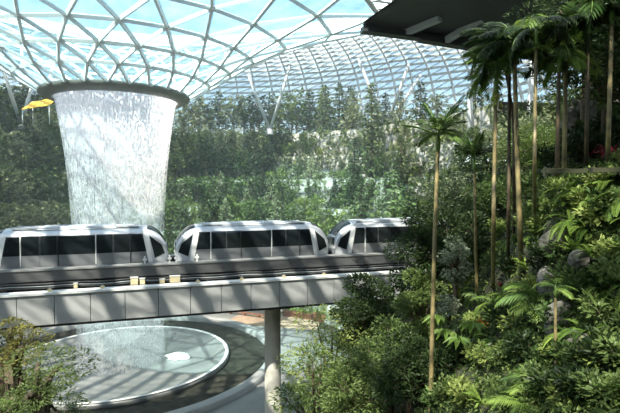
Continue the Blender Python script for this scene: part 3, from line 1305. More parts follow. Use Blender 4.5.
def palm(name, path, rad, fronds, label, trunk_mat, shaft_len=.6, crown=(), group=None, fruit=None, shaft_mat=None):
    """slim ringed trunk following PATH, green crownshaft, then CROWN = (frond kind, length, heading, tilt) each a part"""
    base = Vector(path[0])
    e = empty(name, base)
    tag(e, label, 'palm', group)
    P = [Vector(p) - base for p in path]
    # smooth and ring the trunk
    pts, rs = [], []
    n = 44
    for i in range(n + 1):
        t = i / n * (len(P) - 1)
        k = min(int(t), len(P) - 2)
        p0, p1, p2, p3 = P[max(k - 1, 0)], P[k], P[k + 1], P[min(k + 2, len(P) - 1)]
        f = t - k
        q = 0.5 * ((2 * p1) + (p2 - p0) * f + (2 * p0 - 5 * p1 + 4 * p2 - p3) * f * f + (3 * p1 - p0 - 3 * p2 + p3) * f ** 3)
        pts.append(q)
        rs.append(rad * (1.25 - .35 * i / n) * (1.0 + .10 * (i % 2)))
    mb = MB()
    mb.tube(pts, rs, 9)
    mb.build('trunk', trunk_mat, e)
    top = pts[-1]
    dr = (pts[-1] - pts[-4]).normalized()
    if shaft_len:
        mb = MB()
        mb.tube([top - dr * .05, top + dr * shaft_len * .3, top + dr * shaft_len], [rad * 1.1, rad * 1.25, rad * .55], 9)
        mb.build('crownshaft', shaft_mat or M['shaft'], e)
    for q, (kd, L, hd, tl) in enumerate(crown):
        o = bpy.data.objects.new('frond', FR[kd])
        COL.objects.link(o)
        o.parent = e
        o.location = top + dr * shaft_len * (.75 + .2 * random.random())
        o.rotation_euler = (random.uniform(-.15, .15), tl, hd)
        o.scale = (L, L, L)
    if fruit:
        mb = MB()
        for k in range(60):
            a, b = random.random() * 2 * PI, random.random()
            c = top + Vector((fruit * .5 * b * math.cos(a), fruit * .5 * b * math.sin(a), -.05 - fruit * random.random()))
            mb.tube([top, top.lerp(c, .6) + Vector((0, 0, .05)), c + Vector((0, 0, .04)), c, c - Vector((0, 0, .04))], [.006, .005, .01, .035, .01], 6)
        mb.build('fruit_cluster', M['fruit'], e)
    return e


def crown_of(kinds, n, L, t0=-.2, t1=.5, ph=0.0):
    out = []
    for i in range(n):
        out.append((kinds[i % len(kinds)], L * random.uniform(.85, 1.12), ph + 2 * PI * (i * .382) + random.uniform(-.2, .2), random.uniform(t0, t1)))
    return out


def rosette(name, kinds, n, L, t0, t1):
    """fern or cycad: a ring of fronds from one crown, each frond a part"""
    e = empty(name)
    mb = MB()
    mb.tube([(0, 0, -.15), (0, 0, .04), (0, 0, .10)], [.05 * L + .02, .06 * L + .02, .02], 8)
    mb.build('stem', M['bark'], e)
    for (kd, l, hd, tl) in crown_of(kinds, n, L, t0, t1):
        o = bpy.data.objects.new('frond', FR[kd])
        COL.objects.link(o)
        o.parent = e
        o.location = (0, 0, .06)
        o.rotation_euler = (0, tl, hd)
        o.scale = (l, l, l)
    return e


def strap_plant(name, n, L, w, mat, up=.6, stem=.0):
    e = empty(name)
    mb = MB()
    mb.tube([(0, 0, -.1), (0, 0, stem + .05)], [.03, .02], 7)
    mb.build('stem', M['bark'], e)
    mb = MB()
    a = rng.random(n) * 2 * PI
    z = stem * (.55 + .45 * rng.random(n))
    d = np.stack([np.cos(a), np.sin(a), up + rng.normal(size=n) * .35], 1)
    d /= np.linalg.norm(d, axis=1)[:, None]
    leaves_at(mb, np.stack([a * 0, a * 0, z], 1), d, L, w, STRAP, jitter=.2, flat=.8)
    mb.build('leaves', mat, e)
    return e


def fan_plant(name, n, L, mat):
    """philodendron: long stalks that each end in one big lobed blade"""
    e = empty(name)
    mb = MB()
    mb.tube([(0, 0, -.1), (0, 0, .15)], [.06, .05], 8)
    mb.build('stem', M['bark'], e)
    for i in range(n):
        a = i * 2.4
        h = L * random.uniform(.55, 1.1)
        r = L * random.uniform(.45, .9)
        mb = MB()
        tip = Vector((r, 0, h))
        mb.tube([(0, 0, .1), (r * .45, 0, h * .75), tip], [.02, .016, .012], 6, 1)
        # lobed blade
        n_l = 9
        for k in range(n_l):
            an = (k / (n_l - 1) - .5) * 4.4
            ll = L * .62 * (1 - .28 * abs(an) / 2.2)
            d = Vector((math.cos(an), math.sin(an), -.28)).normalized()
            sd = Vector((-math.sin(an), math.cos(an), 0)) * L * .085
            m_ = tip + d * ll * .55 + Vector((0, 0, .04 * L))
            mb.add([tip, m_ - sd, tip + d * ll - Vector((0, 0, .08 * L)), m_ + sd], [(0, 1, 2, 3)], 0)
        o = mb.build('leaf', [mat, M['shaft']], e)
        o.rotation_euler = (0, 0, a)
    return e


# ------------------------------------------------------------------ planting of the far terraces
def protos(f, n):
    return [Proto(f(i)) for i in range(n)]


far_con = protos(lambda i: conifer('conifer', 7.0, 1.55 + .3 * i, 15, 13, .60, M['L_conifer'], M['bark'], .8), 3)
far_con2 = protos(lambda i: conifer('conifer', 6.0, 1.8, 13, 13, .60, M['L_grey'], M['bark'], .75), 2)
far_tree = protos(lambda i: broadleaf('leafy_tree', 5.2, 2.1, 2.0, 9, 430, .54, M['L_mid'], M['bark_grey']), 3)
far_dark = protos(lambda i: broadleaf('leafy_tree', 5.6, 2.2, 2.2, 9, 430, .54, M['L_dark'], M['bark']), 2)
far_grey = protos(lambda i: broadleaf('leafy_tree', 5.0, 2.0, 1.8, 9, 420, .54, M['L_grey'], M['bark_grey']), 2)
far_light = protos(lambda i: shrub('leafy_shrub', 1.5, 2.2, 230, .54, M['L_light'], DIAM), 2)
far_bush = protos(lambda i: shrub('leafy_shrub', 1.5, 1.9, 230, .52, M['L_mid'], DIAM), 2)
far_tall = protos(lambda i: conifer('conifer', 11.5, 1.5, 24, 13, .60, M['L_conifer'], M['bark'], .65), 1)

LEVEL_WORD = ['lowest terrace', 'second terrace', 'third terrace', 'fourth terrace', 'fifth terrace', 'top terrace']
MIX = {
    'con': (far_con, 'dark green pointed conifer', 'conifer'),
    'con2': (far_con2, 'grey-green feathery conifer', 'conifer'),
    'tree': (far_tree, 'green round-headed tree', 'tree'),
    'dark': (far_dark, 'deep green dense tree', 'tree'),
    'grey': (far_grey, 'grey-green loose tree', 'tree'),
    'light': (far_light, 'yellow-green bushy shrub', 'shrub'),
    'bush': (far_bush, 'mid green low shrub', 'shrub'),
}


def far_plant(px, i, d, what, s, rz=None):
    th = theta_px(px, i, d)
    p = on_terrace(th, i, d)
    lst, desc, cat = MIX[what]
    o = random.choice(lst).place(p, random.random() * 6.3 if rz is None else rz, s)
    left = px < 115
    where = 'on the %s counting from the waterfall toward the %s' % (LEVEL_WORD[i], 'yellow awning' if left else 'palms')
    where = ('of the %s counting from waterfall to %s' % (LEVEL_WORD[i], 'awning' if left else 'palms'))
    in_row(o, (i, left), desc, where, cat, 'plants of the %s' % LEVEL_WORD[i], -px if left else px)
    return o


TH_CACHE = {}


def theta_px(px, i, d):
    if i not in TH_CACHE:
        ks = [math.radians(9) + math.radians(209) * k / 1800 for k in range(1801)]
        ps = [(t, terr(t, i, 1.0)) for t in ks]
        TH_CACHE[i] = [(t, pxof(p)) for t, p in ps if p.y > 35]
    return min(TH_CACHE[i], key=lambda q: abs(q[1] - px))[0]


R = random.Random(11)
# rows: level, px range, spacing in px, species weights, scale range
def row(i, px0, px1, step, kinds, s0, s1, d0=.8, d1=2.2):
    px = px0
    while px < px1:
        w = R.choice(kinds)
        far_plant(px, i, R.uniform(d0, d1), w, R.uniform(s0, s1))
        px += step * R.uniform(.7, 1.35)


# top terrace (against the vault)
row(5, -14, 56, 9.5, ['con', 'dark', 'dark', 'tree'], 1.1, 1.6)
row(5, 180, 300, 9.5, ['dark', 'tree', 'con2', 'grey', 'tree', 'con'], 1.2, 1.8, 2.0, 6)
row(5, 300, 352, 8.5, ['con', 'con2', 'dark', 'con'], 1.2, 1.8, 2.0, 5)
row(5, 350, 480, 15, ['con', 'grey', 'con', 'con2', 'bush'], .7, 1.1, 2.0, 5)
# fifth
row(4, -14, 62, 8.5, ['grey', 'tree', 'dark', 'con2'], 1.1, 1.6)
row(4, 166, 292, 8.5, ['tree', 'dark', 'grey', 'light', 'tree', 'con2'], .9, 1.4)
row(4, 292, 470, 15, ['bush', 'grey', 'light', 'con2', 'tree'], .5, .9)
# fourth
row(3, -14, 66, 8.5, ['grey', 'tree', 'light', 'tree', 'dark'], 1.1, 1.7)
row(3, 166, 270, 8.5, ['tree', 'grey', 'light', 'tree', 'dark'], .9, 1.4)
row(3, 270, 470, 13, ['grey', 'bush', 'con2', 'light', 'tree', 'bush'], .5, .9)
# third
row(2, -14, 66, 9, ['tree', 'light', 'grey', 'grey'], 1.1, 1.6)
row(2, 164, 290, 9, ['grey', 'tree', 'dark', 'light', 'con2'], .75, 1.15)
row(2, 290, 475, 10.5, ['tree', 'con2', 'light', 'light', 'con', 'bush'], .65, 1.05)
# second
row(1, -14, 66, 11, ['light', 'grey', 'tree'], .9, 1.3)
row(1, 164, 480, 11, ['light', 'tree', 'con2', 'light', 'dark', 'con'], .8, 1.3)
# lowest, seen below and beside the viaduct
row(0, 268, 350, 15, ['bush', 'tree', 'light'], .7, 1.0)
# the tall conifers that stand up in front of the vault
p = on_terrace(theta_px(369, 3, 1.5), 3, 1.5)
o = far_tall[0].place(p, 0, 1.35)
tag(o, 'tallest narrow dark conifer, in front of the three-armed white column', 'conifer')
p = on_terrace(theta_px(352, 2, 1.5), 2, 1.5)
o = far_tall[0].place(p, 1, 1.0)
tag(o, 'tall narrow conifer on the third terrace below the three-armed white column', 'conifer')
p = on_terrace(theta_px(398, 2, 1.5), 2, 1.5)
o = far_tall[0].place(p, 2, .95)
tag(o, 'tall narrow conifer near the lone short palm on the third terrace', 'conifer')

# climbers and undergrowth that cover the stone: nobody could count them
def climbers(i, pxs, dens, L, mat, name, label):
    mb = MB()
    pts, ds = [], []
    r, z0, z1 = LV[i]
    for (a, b, k) in pxs:
        for q in range(int(k * dens)):
            px = R.uniform(a, b)
            th = theta_px(px, i, 0) + R.uniform(-.01, .01)
            t = min(1.0, R.random() ** .7 + .05)
            c = terr(th, i, -0.35 - .35 * (1 - t))
            c.z = z0 + (z1 - z0) * t
            rr = R.uniform(.45, 1.05)
            p, d = clump_points(R.randint(18, 34), c, (rr, rr, rr * .75), .6)
            d[:, 2] -= .25
            pts.append(p)
            ds.append(d)
    pts, ds = np.concatenate(pts), np.concatenate(ds)
    leaves_at(mb, pts, ds, L, L * .6, DIAM, flat=.3)
    o = mb.build(name, mat)
    kind(o, 'stuff')
    tag(o, label, 'foliage')


climbers(5, [(-14, 66, 260), (164, 292, 230), (292, 480, 80)], 1, .62, M['L_mid'], 'climbing_foliage', 'green climbers hanging down the wall of the top terrace')
climbers(4, [(-14, 66, 260), (164, 292, 230), (292, 480, 90)], 1, .6, M['L_grey'], 'climbing_foliage', 'grey-green climbers covering the wall of the fifth terrace')
climbers(3, [(-14, 66, 260), (164, 280, 200), (280, 480, 90)], 1, .6, M['L_mid'], 'climbing_foliage', 'green climbers covering the wall of the fourth terrace')
climbers(2, [(-14, 66, 260), (164, 300, 200), (300, 480, 120)], 1, .6, M['L_light'], 'climbing_foliage', 'yellow-green climbers covering the wall of the third terrace')
climbers(1, [(-14, 66, 200), (164, 480, 420)], 1, .6, M['L_mid'], 'climbing_foliage', 'green climbers covering the wall of the second terrace')

# ------------------------------------------------------------------ timber planters on the plaza
def planter(px, py, w, d, h, label, posts=0, rz=.5):
    Y = F * (ZC - .2) / (py - 187)
    p = at(px, py, Y)
    p.z = .22
    e = empty('timber_planter', p, rz)
    tag(e, label, 'planter', 'timber planters on the plaza')
    mb = MB()
    t = .12
    for lo, hi in (((-w / 2, -d / 2, 0), (w / 2, -d / 2 + t, h)), ((-w / 2, d / 2 - t, 0), (w / 2, d / 2, h)), ((-w / 2, -d / 2, 0), (-w / 2 + t, d / 2, h)), ((w / 2 - t, -d / 2, 0), (w / 2, d / 2, h))):
        mb.box(lo, hi)
    mb.build('boards', M['timber'], e)
    mb = MB()
    mb.box((-w / 2 + t, -d / 2 + t, 0.02), (w / 2 - t, d / 2 - t, h - .15))
    mb.build('soil', M['soil'], e)
    fb = MB()
    pp = np.stack([rng.uniform(-w / 2.3, w / 2.3, 160), rng.uniform(-d / 2.3, d / 2.3, 160), np.full(160, h - .15)], 1)
    leaves_at(fb, pp, rand_dirs(160, 1.2), .6, .3, DIAM)
    fb.build('foliage', M['L_light'], e)


planter(300, 318, 5.0, 1.6, .9, 'long red-brown timber planter beside the concrete pier', rz=-.5)
planter(322, 322, 2.2, 1.6, 1.3, 'short tall red-brown timber planter behind the low spreading tree', rz=-.5)
# low timber bench-wall, left of the pier
Yb = F * (ZC - .2) / (318 - 187)
p = at(252, 318, Yb)
p.z = .22
e = empty('timber_bench', p, -.42)
tag(e, 'low dark red-brown timber bench rail on the plaza just before the pier', 'bench')
mb = MB()
mb.box((-4.2, -.25, .42), (4.2, .25, .55))
mb.build('seat', M['timber'], e)
for x in (-3.9, -1.3, 1.3, 3.9):
    mb = MB()
    mb.box((x - .1, -.2, 0), (x + .1, .2, .42))
    mb.build('leg', M['timber'], e)
mb = MB()
q = at(256, 322, F * (ZC - .2) / (322 - 187))
mb.add([(q.x - 4.5, q.y - 1.5, .245), (q.x + 9, q.y - 5, .245), (q.x + 10, q.y + 1, .245), (q.x - 3, q.y + 3.5, .245)], [(0, 1, 2, 3)])
kind(mb.build('path', simple('tan_decking', (0.46, 0.33, 0.23), .7, noise=.2, nscale=2)), 'structure')

# ------------------------------------------------------------------ the near hillside on the right
HILL = [
    (340, [(13, 505), (17, 470), (21, 440), (25, 425), (29, 412), (33, 402), (36, 396), (40, 390), (46, 378)]),
    (400, [(13, 470), (17, 432), (21, 405), (25, 388), (29, 372), (33, 356), (36, 346), (40, 338), (46, 320)]),
    (440, [(12, 440), (15, 405), (18, 372), (21, 345), (25, 318), (29, 295), (33, 275), (38, 250), (46, 225)]),
    (480, [(11, 432), (13, 392), (15.5, 352), (18, 312), (21, 275), (24, 248), (28, 225), (33, 206), (40, 190)]),
    (520, [(9.5, 432), (11, 388), (12.5, 345), (14, 300), (16, 258), (18.5, 228), (22, 206), (27, 190), (34, 172)]),
    (560, [(8.5, 432), (9.5, 385), (10.5, 335), (11.3, 285), (12, 235), (12.8, 190), (14.5, 172), (18, 160), (24, 140)]),
    (620, [(7.5, 432), (8.4, 380), (9.2, 325), (9.9, 270), (10.4, 215), (11.0, 176), (13, 165), (15, 120), (16.5, 20)]),
    (720, [(6.5, 440), (7.2, 380), (7.9, 320), (8.6, 260), (9.2, 205), (9.8, 172), (11.5, 160), (13, 90), (14, -60)]),
]


def hill(px, t):
    """t runs 0..8 from the foot of the slope to its top"""
    px = min(max(px, HILL[0][0]), HILL[-1][0])
    for i in range(len(HILL) - 1):
        if px <= HILL[i + 1][0]:
            break
    f = (px - HILL[i][0]) / (HILL[i + 1][0] - HILL[i][0])
    k = min(int(t), 7)
    g = t - k
    a = [HILL[i][1][k][c] * (1 - g) + HILL[i][1][k + 1][c] * g for c in (0, 1)]
    b = [HILL[i + 1][1][k][c] * (1 - g) + HILL[i + 1][1][k + 1][c] * g for c in (0, 1)]
    p = at(px, a[1] * (1 - f) + b[1] * f, a[0] * (1 - f) + b[0] * f)
    return p


mb = MB()
P = []
for i in range(0, 65):
    t = i / 8
    P.append([hill(px, t) + Vector((.10 * math.sin(px * .21 + t * 5), .12 * math.sin(px * .13 + t * 7), .10 * math.sin(px * .17 + 3 * t))) for px in range(340, 724, 6)])
mb.grid(P, 0, True)
kind(mb.build('hill', M['soil']), 'structure')


def ground_z(p):
    return p


def hill_at(px, py):
    """the slope's surface where it is seen at that bearing and height"""
    best, bp = 1e9, None
    for k in range(161):
        q = hill(px, k / 20)
        c, s = math.cos(PITCH), math.sin(PITCH)
        z = q.z - ZC
        y = 206.5 - F * (s * q.y + c * z) / (c * q.y - s * z)
        if abs(y - py) < best:
            best, bp = abs(y - py), q
    return bp


# undergrowth carpet on the slope
def carpet(n, mat, L, px0, px1, t0, t1, label, tm=OVAL):
    pts, ds = [], []
    for _ in range(n // 6):
        px, t = R.uniform(px0, px1), R.uniform(t0, t1)
        for _ in range(6):
            q = hill(px + R.gauss(0, 3), min(8, max(0, t + R.gauss(0, .05))))
            q = q + Vector((R.gauss(0, .03), R.gauss(0, .03) - .05, R.uniform(0, .25)))
            pts.append(tuple(q))
            ds.append((R.gauss(-.2, .5), R.gauss(-.5, .4), R.gauss(.1, .5)))
    ds = np.array(ds)
    ds /= np.linalg.norm(ds, axis=1)[:, None]
    mb = MB()
    leaves_at(mb, pts, ds, L, L * .5, tm, flat=.3)
    o = mb.build('undergrowth', mat)
    kind(o, 'stuff')
    tag(o, label, 'undergrowth')


carpet(9000, M['L_dark'], .22, 345, 720, 0, 8, 'deep green undergrowth over the whole slope')
carpet(14000, M['L_mid'], .13, 430, 720, 0, 6.2, 'mid green leaves between the ferns of the slope')
carpet(4000, M['L_light'], .11, 470, 700, 0, 6.5, 'yellow-green leaves trailing over the planter ledge')

# ledge kerb under the red cordylines, as a run of dark planter troughs
def trough(px0, px1, py, Y, label):
    a, b = at(px0, py, Y), at(px1, py, Y - .25)
    c = (a + b) / 2
    e = empty('planter_trough', c, math.atan2(b.y - a.y, b.x - a.x))
    tag(e, label, 'planter', 'dark planter troughs on the ledge')
    kind(e, 'thing')
    L = (b - a).length
    mb = MB()
    mb.box((-L / 2, -.06, -.05), (L / 2, .0, .05))
    mb.box((-L / 2, .26, -.05), (L / 2, .32, .07))
    mb.box((-L / 2, .0, -.05), (-L / 2 + .08, .26, .07))
    mb.box((L / 2 - .08, .0, -.05), (L / 2, .26, .07))
    mb.build('box', M['soil'], e)
    mb = MB()
    mb.box((-L / 2 + .08, .0, -.045), (L / 2 - .08, .26, .05))
    mb.build('soil', M['soil'], e)


trough(546, 588, 171, 11.6, 'dark planter trough on the ledge nearer the train')
trough(592, 640, 170, 10.7, 'dark planter trough on the ledge below the red cordylines')


def rock(px, py, dY, size, label, seed):
    q = hill_at(px, py) + Vector((0, dY, 0))
    rr = random.Random(seed)
    mb = MB()
    nu, nv = 18, 11
    P = []
    ph = [rr.random() * 6 for _ in range(6)]
    for i in range(nv):
        v = PI * i / (nv - 1)
        rw = []
        for j in range(nu):
            u = 2 * PI * j / nu
            k = 1 + .16 * math.sin(3 * u + ph[0]) * math.sin(v) + .12 * math.sin(2 * v + 2 * u + ph[1]) * math.sin(v) + .07 * math.sin(7 * u + ph[2] + 3 * v) * math.sin(v)
            k = round(k * 7) / 7 * .5 + k * .5
            rw.append((size[0] * k * math.sin(v) * math.cos(u), size[1] * k * math.sin(v) * math.sin(u), size[2] * k * math.cos(v)))
        P.append(rw)
    mb.grid(P, 0, False, True, True)
    o = mb.build('boulder', M['rock'], None, q)
    o.rotation_euler = (0, .1, rr.random())
    tag(o, label, 'rock')


rock(566, 243, .3, (.42, .4, .34), 'big grey boulder bare in the slope under the hanging ferns', 1)
rock(596, 262, .3, (.40, .4, .30), 'small grey boulder half buried by shrubs beside the big one', 2)
rock(552, 285, .25, (.25, .3, .42), 'upright grey stone behind the largest feathery fern', 3)
rock(568, 325, .25, (.3, .3, .5), 'tall grey stone low in the slope by the thin cane', 4)
rock(586, 120, .6, (.55, .5, 1.0), 'grey rock face rising behind the red cordylines', 5)
rock(622, 100, .8, (.6, .6, 1.2), 'grey rock face at the upper edge of the slope beside a cane', 6)
rock(590, 352, .2, (.35, .3, .3), 'grey stone at the foot of the slope below the shrubs', 7)

# --- palms
def pth(*pp):
    return [at(*q) for q in pp]


def rooted(px, py, dz=0.1):
    q = hill_at(px, py)
    return q - Vector((0, 0, dz))


pal = ['palm_a', 'palm_b', 'palm_c', 'palm_a']
dk = ['dark_a', 'dark_b', 'dark_a', 'palm_b']
palm('slim_palm', [at(429.5, 440, 15.5)] + pth((431, 384, 15.5), (433, 300, 15.5), (436, 200, 15.5), (438, 150, 15.5)), .062, None,
     'slim palm with a long pale ringed trunk, standing nearest the train', M['cane'], .62, crown_of(['palm_a', 'palm_c', 'palm_a', 'palm_b'], 17, 1.0, -.95, .4))
palm('short_palm', [rooted(477, 300), at(475.5, 230, 18.5), at(474.5, 170, 18.5)], .055, None,
     'lone short palm with an upright shuttlecock crown behind the slim trunks', M['cane'], .5, crown_of(['dark_a', 'palm_c', 'palm_c', 'dark_a'], 15, .85, -1.0, .05))
palm('bright_crowned_palm', [rooted(493, 285), at(493.5, 230, 14.5), at(494.5, 160, 14.5), at(496, 92, 14.5)], .055, None,
     'palm with a bright sunlit crown and a yellow-green fruit bunch', M['cane'], .6, crown_of(['sun_tint_a', 'sun_tint_b', 'palm_b', 'sun_tint_a', 'palm_a'], 15, 1.12, -.85, .45), fruit=.42)
palm('dark_palm', [rooted(508, 262), at(508.5, 220, 15.2), at(509, 150, 15.2), at(509.5, 66, 15.2)], .05, None,
     'dark palm whose thin trunk stands between the bright-crowned palm and the stout cane', M['cane_dark'], .55, crown_of(dk, 13, 1.2, -.7, .7))
palm('stout_palm', [rooted(521, 270), at(519.5, 220, 14), at(517, 150, 14), at(514.5, 60, 14)], .062, None,
     'stout yellow-brown trunked palm with a dark crown hidden up in the canopy', M['cane'], .6, crown_of(dk, 14, 1.25, -.9, .5))
palm('dark_palm', [rooted(514, 240), at(514, 190, 15.8), at(513, 120, 15.8), at(503, 55, 15.8)], .045, None,
     'leaning dark palm squeezed close beside the stout trunk', M['cane_dark'], .5, crown_of(dk, 12, 1.15, -.6, .8))
palm('thin_palm', [rooted(534.5, 226), at(534.5, 170, 12.6), at(535, 120, 12.6), at(536, 45, 12.6)], .042, None,
     'very thin yellow-stemmed palm alone in the gap of bright sky', M['cane'], .5, crown_of(dk, 9, 1.05, -.3, .6))
palm('dark_palm', [rooted(557, 190), at(557.5, 150, 12.8), at(559, 70, 12.8)], .05, None,
     'dark trunked palm rooted at the near end of the planter ledge', M['cane_dark'], .5, crown_of(['sun_tint_a', 'dark_a', 'sun_tint_b', 'dark_b'], 9, 1.1, -.25, .5))
palm('stout_palm', [rooted(564.5, 178), at(564.5, 140, 13.4), at(566, 50, 13.4)], .056, None,
     'stout sunlit palm just behind the dark trunk on the ledge', M['cane'], .6, crown_of(['sun_tint_a', 'sun_tint_b', 'palm_a'], 11, 1.25, -.3, .4))
palm('thin_palm', [rooted(586, 172), at(586.5, 130, 12.4), at(588.5, 30, 12.4)], .045, None,
     'thin brown palm beside the grey rock face', M['cane_dark'], .5, crown_of(dk, 9, 1.1, -.3, .6))
palm('thin_palm', [rooted(608, 168), at(608.5, 130, 12), at(612, 20, 12)], .05, None,
     'reddish thin palm trunk by the red cordylines, farthest from the train', M['cane'], .5, crown_of(dk, 9, 1.1, -.3, .6))
palm('thin_cane', [rooted(556, 372), at(555.5, 330, 9.8), at(555.5, 295, 9.8)], .028, None,
     'short bare cane rising to the largest feathery fern', M['cane'], .2, crown_of(['lit_a', 'lit_b'], 5, .45, -.5, .3))

# --- upper canopy trees on the slope's top
def big_tree(px, py_base, Y, h, cr, th, mat, label, bark=None, lean=0.0, n=1700, L=.20):
    q = at(px, py_base, Y)
    e = broadleaf('canopy_tree', h, cr, th, 16, n, L, mat, bark or M['bark'], OVAL, .75, lean)
    e.location = q
    e.rotation_euler = (0, 0, random.random() * 6)
    tag(e, label, 'tree')
    return e


q = hill(600, 7.2)
big_tree(604, 150, 14.2, 4.6, 1.7, 1.6, M['L_mid'], 'tall dark canopy tree at the top of the slope above the red cordylines', n=2600, L=.17)
big_tree(640, 160, 12.2, 5.2, 1.9, 2.2, M['L_dark'], 'tall leafy tree at the outer edge of the slope behind the last cane', n=2600, L=.17)
big_tree(585, 150, 16.5, 6.2, 2.2, 3.2, M['L_dark'], 'broad deep green tree behind the grey rock face', n=5320, L=.14)

# --- trees and shrubs between the viaduct and the slope
q = at(367, 340, 25)
q.z = 0
def mid_tree(px, Y, top_py, cr, trunk_from, label, mat, cat='tree', n=2600, L=.22, name='leafy_tree', nclump=18, base=None):
    top = at(px, top_py, Y)
    if base is None:
        bz = hill(px, 4).z if px > 340 else 0.2
        # the slope's own height at that distance
        k = min((abs(hill(px, t / 20).y - Y), hill(px, t / 20).z) for t in range(161))
        bz = k[1] if px >= 340 else 0.0
    else:
        bz = base
    h = top.z - bz
    e = broadleaf(name, h, cr, h * trunk_from, nclump, n, L, mat, M['bark'], OVAL, .8)
    e.location = (top.x, top.y, bz)
    tag(e, label, cat)
    return e


mid_tree(366, 25, 274, 1.85, .50, 'dense dark rounded tree standing in front of the viaduct end', M['L_dark'], n=9000, L=.17, nclump=40)
mid_tree(419, 22, 266, 1.25, .3, 'dark leafy tree that hides the tail of the last train car', M['L_mid'], n=6000, L=.15)
mid_tree(425, 24, 205, 1.9, .45, 'dark tall tree beside the slim palm, above the train roof', M['L_dark'], n=7000, L=.16)
mid_tree(452, 23, 196, 2.0, .4, 'dark spreading tree between the slim palm and the short palm', M['L_dark'], n=7000, L=.16)
mid_tree(392, 20, 318, 1.4, .3, 'green leafy tree low before the viaduct, next to the dense dark one', M['L_mid'], n=5700, L=.14)
mid_tree(332, 23.5, 312, 2.7, .6, 'low spreading yellow-green tree beside the concrete pier', M['L_light'], n=6000, L=.15, base=3.0)
mid_tree(316, 21, 346, 1.9, .6, 'green feathery tree at the foot of the spreading yellow-green one', M['L_mid'], n=2600, L=.18, base=3.0)
mid_tree(356, 18.5, 352, 1.5, .4, 'mid green tree nearest the bottom below the dense dark tree', M['L_mid'], n=4560, L=.14)
mid_tree(410, 17, 338, 1.3, .35, 'dark green small tree just before the slim palm foot', M['L_dark'], n=4560, L=.14)
mid_tree(478, 27, 205, 1.8, .4, 'deep green tree behind the short palm trunk', M['L_dark'], n=4940, L=.14)
mid_tree(500, 24, 180, 1.6, .4, 'deep green tree filling the gap between slim palm trunks', M['L_mid'], n=4940, L=.14)
mid_tree(540, 24, 128, 2.0, .4, 'sunlit green tree seen through the gap behind the thin palm', M['L_light'], n=4940, L=.14)
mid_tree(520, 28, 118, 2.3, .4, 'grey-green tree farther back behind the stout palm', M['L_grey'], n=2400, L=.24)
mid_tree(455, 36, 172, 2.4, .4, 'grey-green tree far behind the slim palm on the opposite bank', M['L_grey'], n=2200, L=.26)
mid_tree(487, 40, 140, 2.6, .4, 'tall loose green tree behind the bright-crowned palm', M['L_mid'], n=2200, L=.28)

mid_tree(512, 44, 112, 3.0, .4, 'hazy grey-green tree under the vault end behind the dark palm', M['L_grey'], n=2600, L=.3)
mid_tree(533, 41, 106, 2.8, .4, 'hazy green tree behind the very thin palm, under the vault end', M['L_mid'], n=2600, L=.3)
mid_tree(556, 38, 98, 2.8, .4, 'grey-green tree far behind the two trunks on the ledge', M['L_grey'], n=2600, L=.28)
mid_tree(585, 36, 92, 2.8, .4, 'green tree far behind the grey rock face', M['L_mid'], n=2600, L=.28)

# yellow-leaved and dark trees low on the left
def left_tree(px, py, Y, cr, label, mat, n, L, squash, h0):
    top = at(px, py, Y)
    e = broadleaf('leafy_tree', top.z, cr, top.z - h0, 16, n, L, mat, M['bark'], OVAL, squash)
    e.location = (top.x, top.y, 0)
    tag(e, label, 'tree')


left_tree(8, 309, 13.5, 1.3, 'yellow-green feathery tree below the first train car', M['L_gold'], 5000, .085, .5, 1.5)
left_tree(32, 346, 12.0, 1.75, 'dark green fine-leaved tree under the yellow-green one', M['L_mid'], 8000, .08, .45, 1.3)
left_tree(-22, 328, 14.5, 1.6, 'dark green tree at the edge beside the yellow-green one', M['L_dark'], 2000, .14, .7, 2.0)

# --- named plants of the slope
def put(e, px, py, label, cat, dz=0.0, rz=0.0, s=1.0, group=None, dY=0.0):
    q = hill_at(px, py)
    e.location = q + Vector((0, dY, dz))
    e.rotation_euler = (0, 0, rz)
    e.scale = (s, s, s)
    tag(e, label, cat, group)
    return e


put(rosette('feathery_fern', ['lit_a', 'lit_b', 'palm_b'], 18, 1.15, -.75, .35), 538, 302, 'largest bright feathery fern in the middle of the slope', 'fern', dY=-.3)
put(rosette('feathery_fern', ['lit_a', 'lit_b'], 12, .95, -.3, .4), 522, 404, 'feathery palm-leaved fern at the very bottom of the slope', 'fern', dY=-.3)
put(rosette('feathery_fern', ['lit_a', 'palm_a'], 12, .8, -.5, .2), 535, 385, 'dark-centred feathery fern rising at the bottom below the red bromeliad', 'fern', dY=-.2)
put(fan_plant('lobed_leaf_plant', 11, 1.15, M['L_fern']), 459, 352, 'bright plant with big lobed leaves beside the slim palm', 'plant', dY=-.6, dz=.3)
put(fan_plant('lobed_leaf_plant', 8, .6, M['L_mid']), 474, 312, 'green plant with big lobed leaves above the orange croton', 'plant', dY=-.6, dz=.25)
put(fan_plant('lobed_leaf_plant', 8, .6, M['L_fern']), 418, 392, 'lobed-leaf plant at the foot of the slim palm', 'plant', dY=-.8, dz=.3)
mid_tree(456, 19.5, 236, .62, .62, 'pale silvery-leaved shrub in the dark between two palms', M['L_pale'], 'shrub', n=1500, L=.13, name='pale_leaved_shrub')
mid_tree(449, 17.5, 294, .45, .5, 'small pale silvery shrub above the bright lobed-leaf plant', M['L_pale'], 'shrub', n=800, L=.12, name='pale_leaved_shrub')
put(strap_plant('orange_croton', 34, .36, .09, M['L_orange'], .7, .3), 480, 330, 'orange-leaved croton beside the lobed-leaf plants', 'croton', dY=-.3)
put(strap_plant('orange_croton', 30, .34, .09, M['L_orange'], .7, .3), 437, 352, 'orange-leaved croton at the slim palm trunk', 'croton', dY=-.4)
put(strap_plant('red_bromeliad', 16, .22, .05, M['L_red'], 1.2, .25), 549, 322, 'small crimson bromeliad below the largest feathery fern', 'bromeliad', dY=-.3)
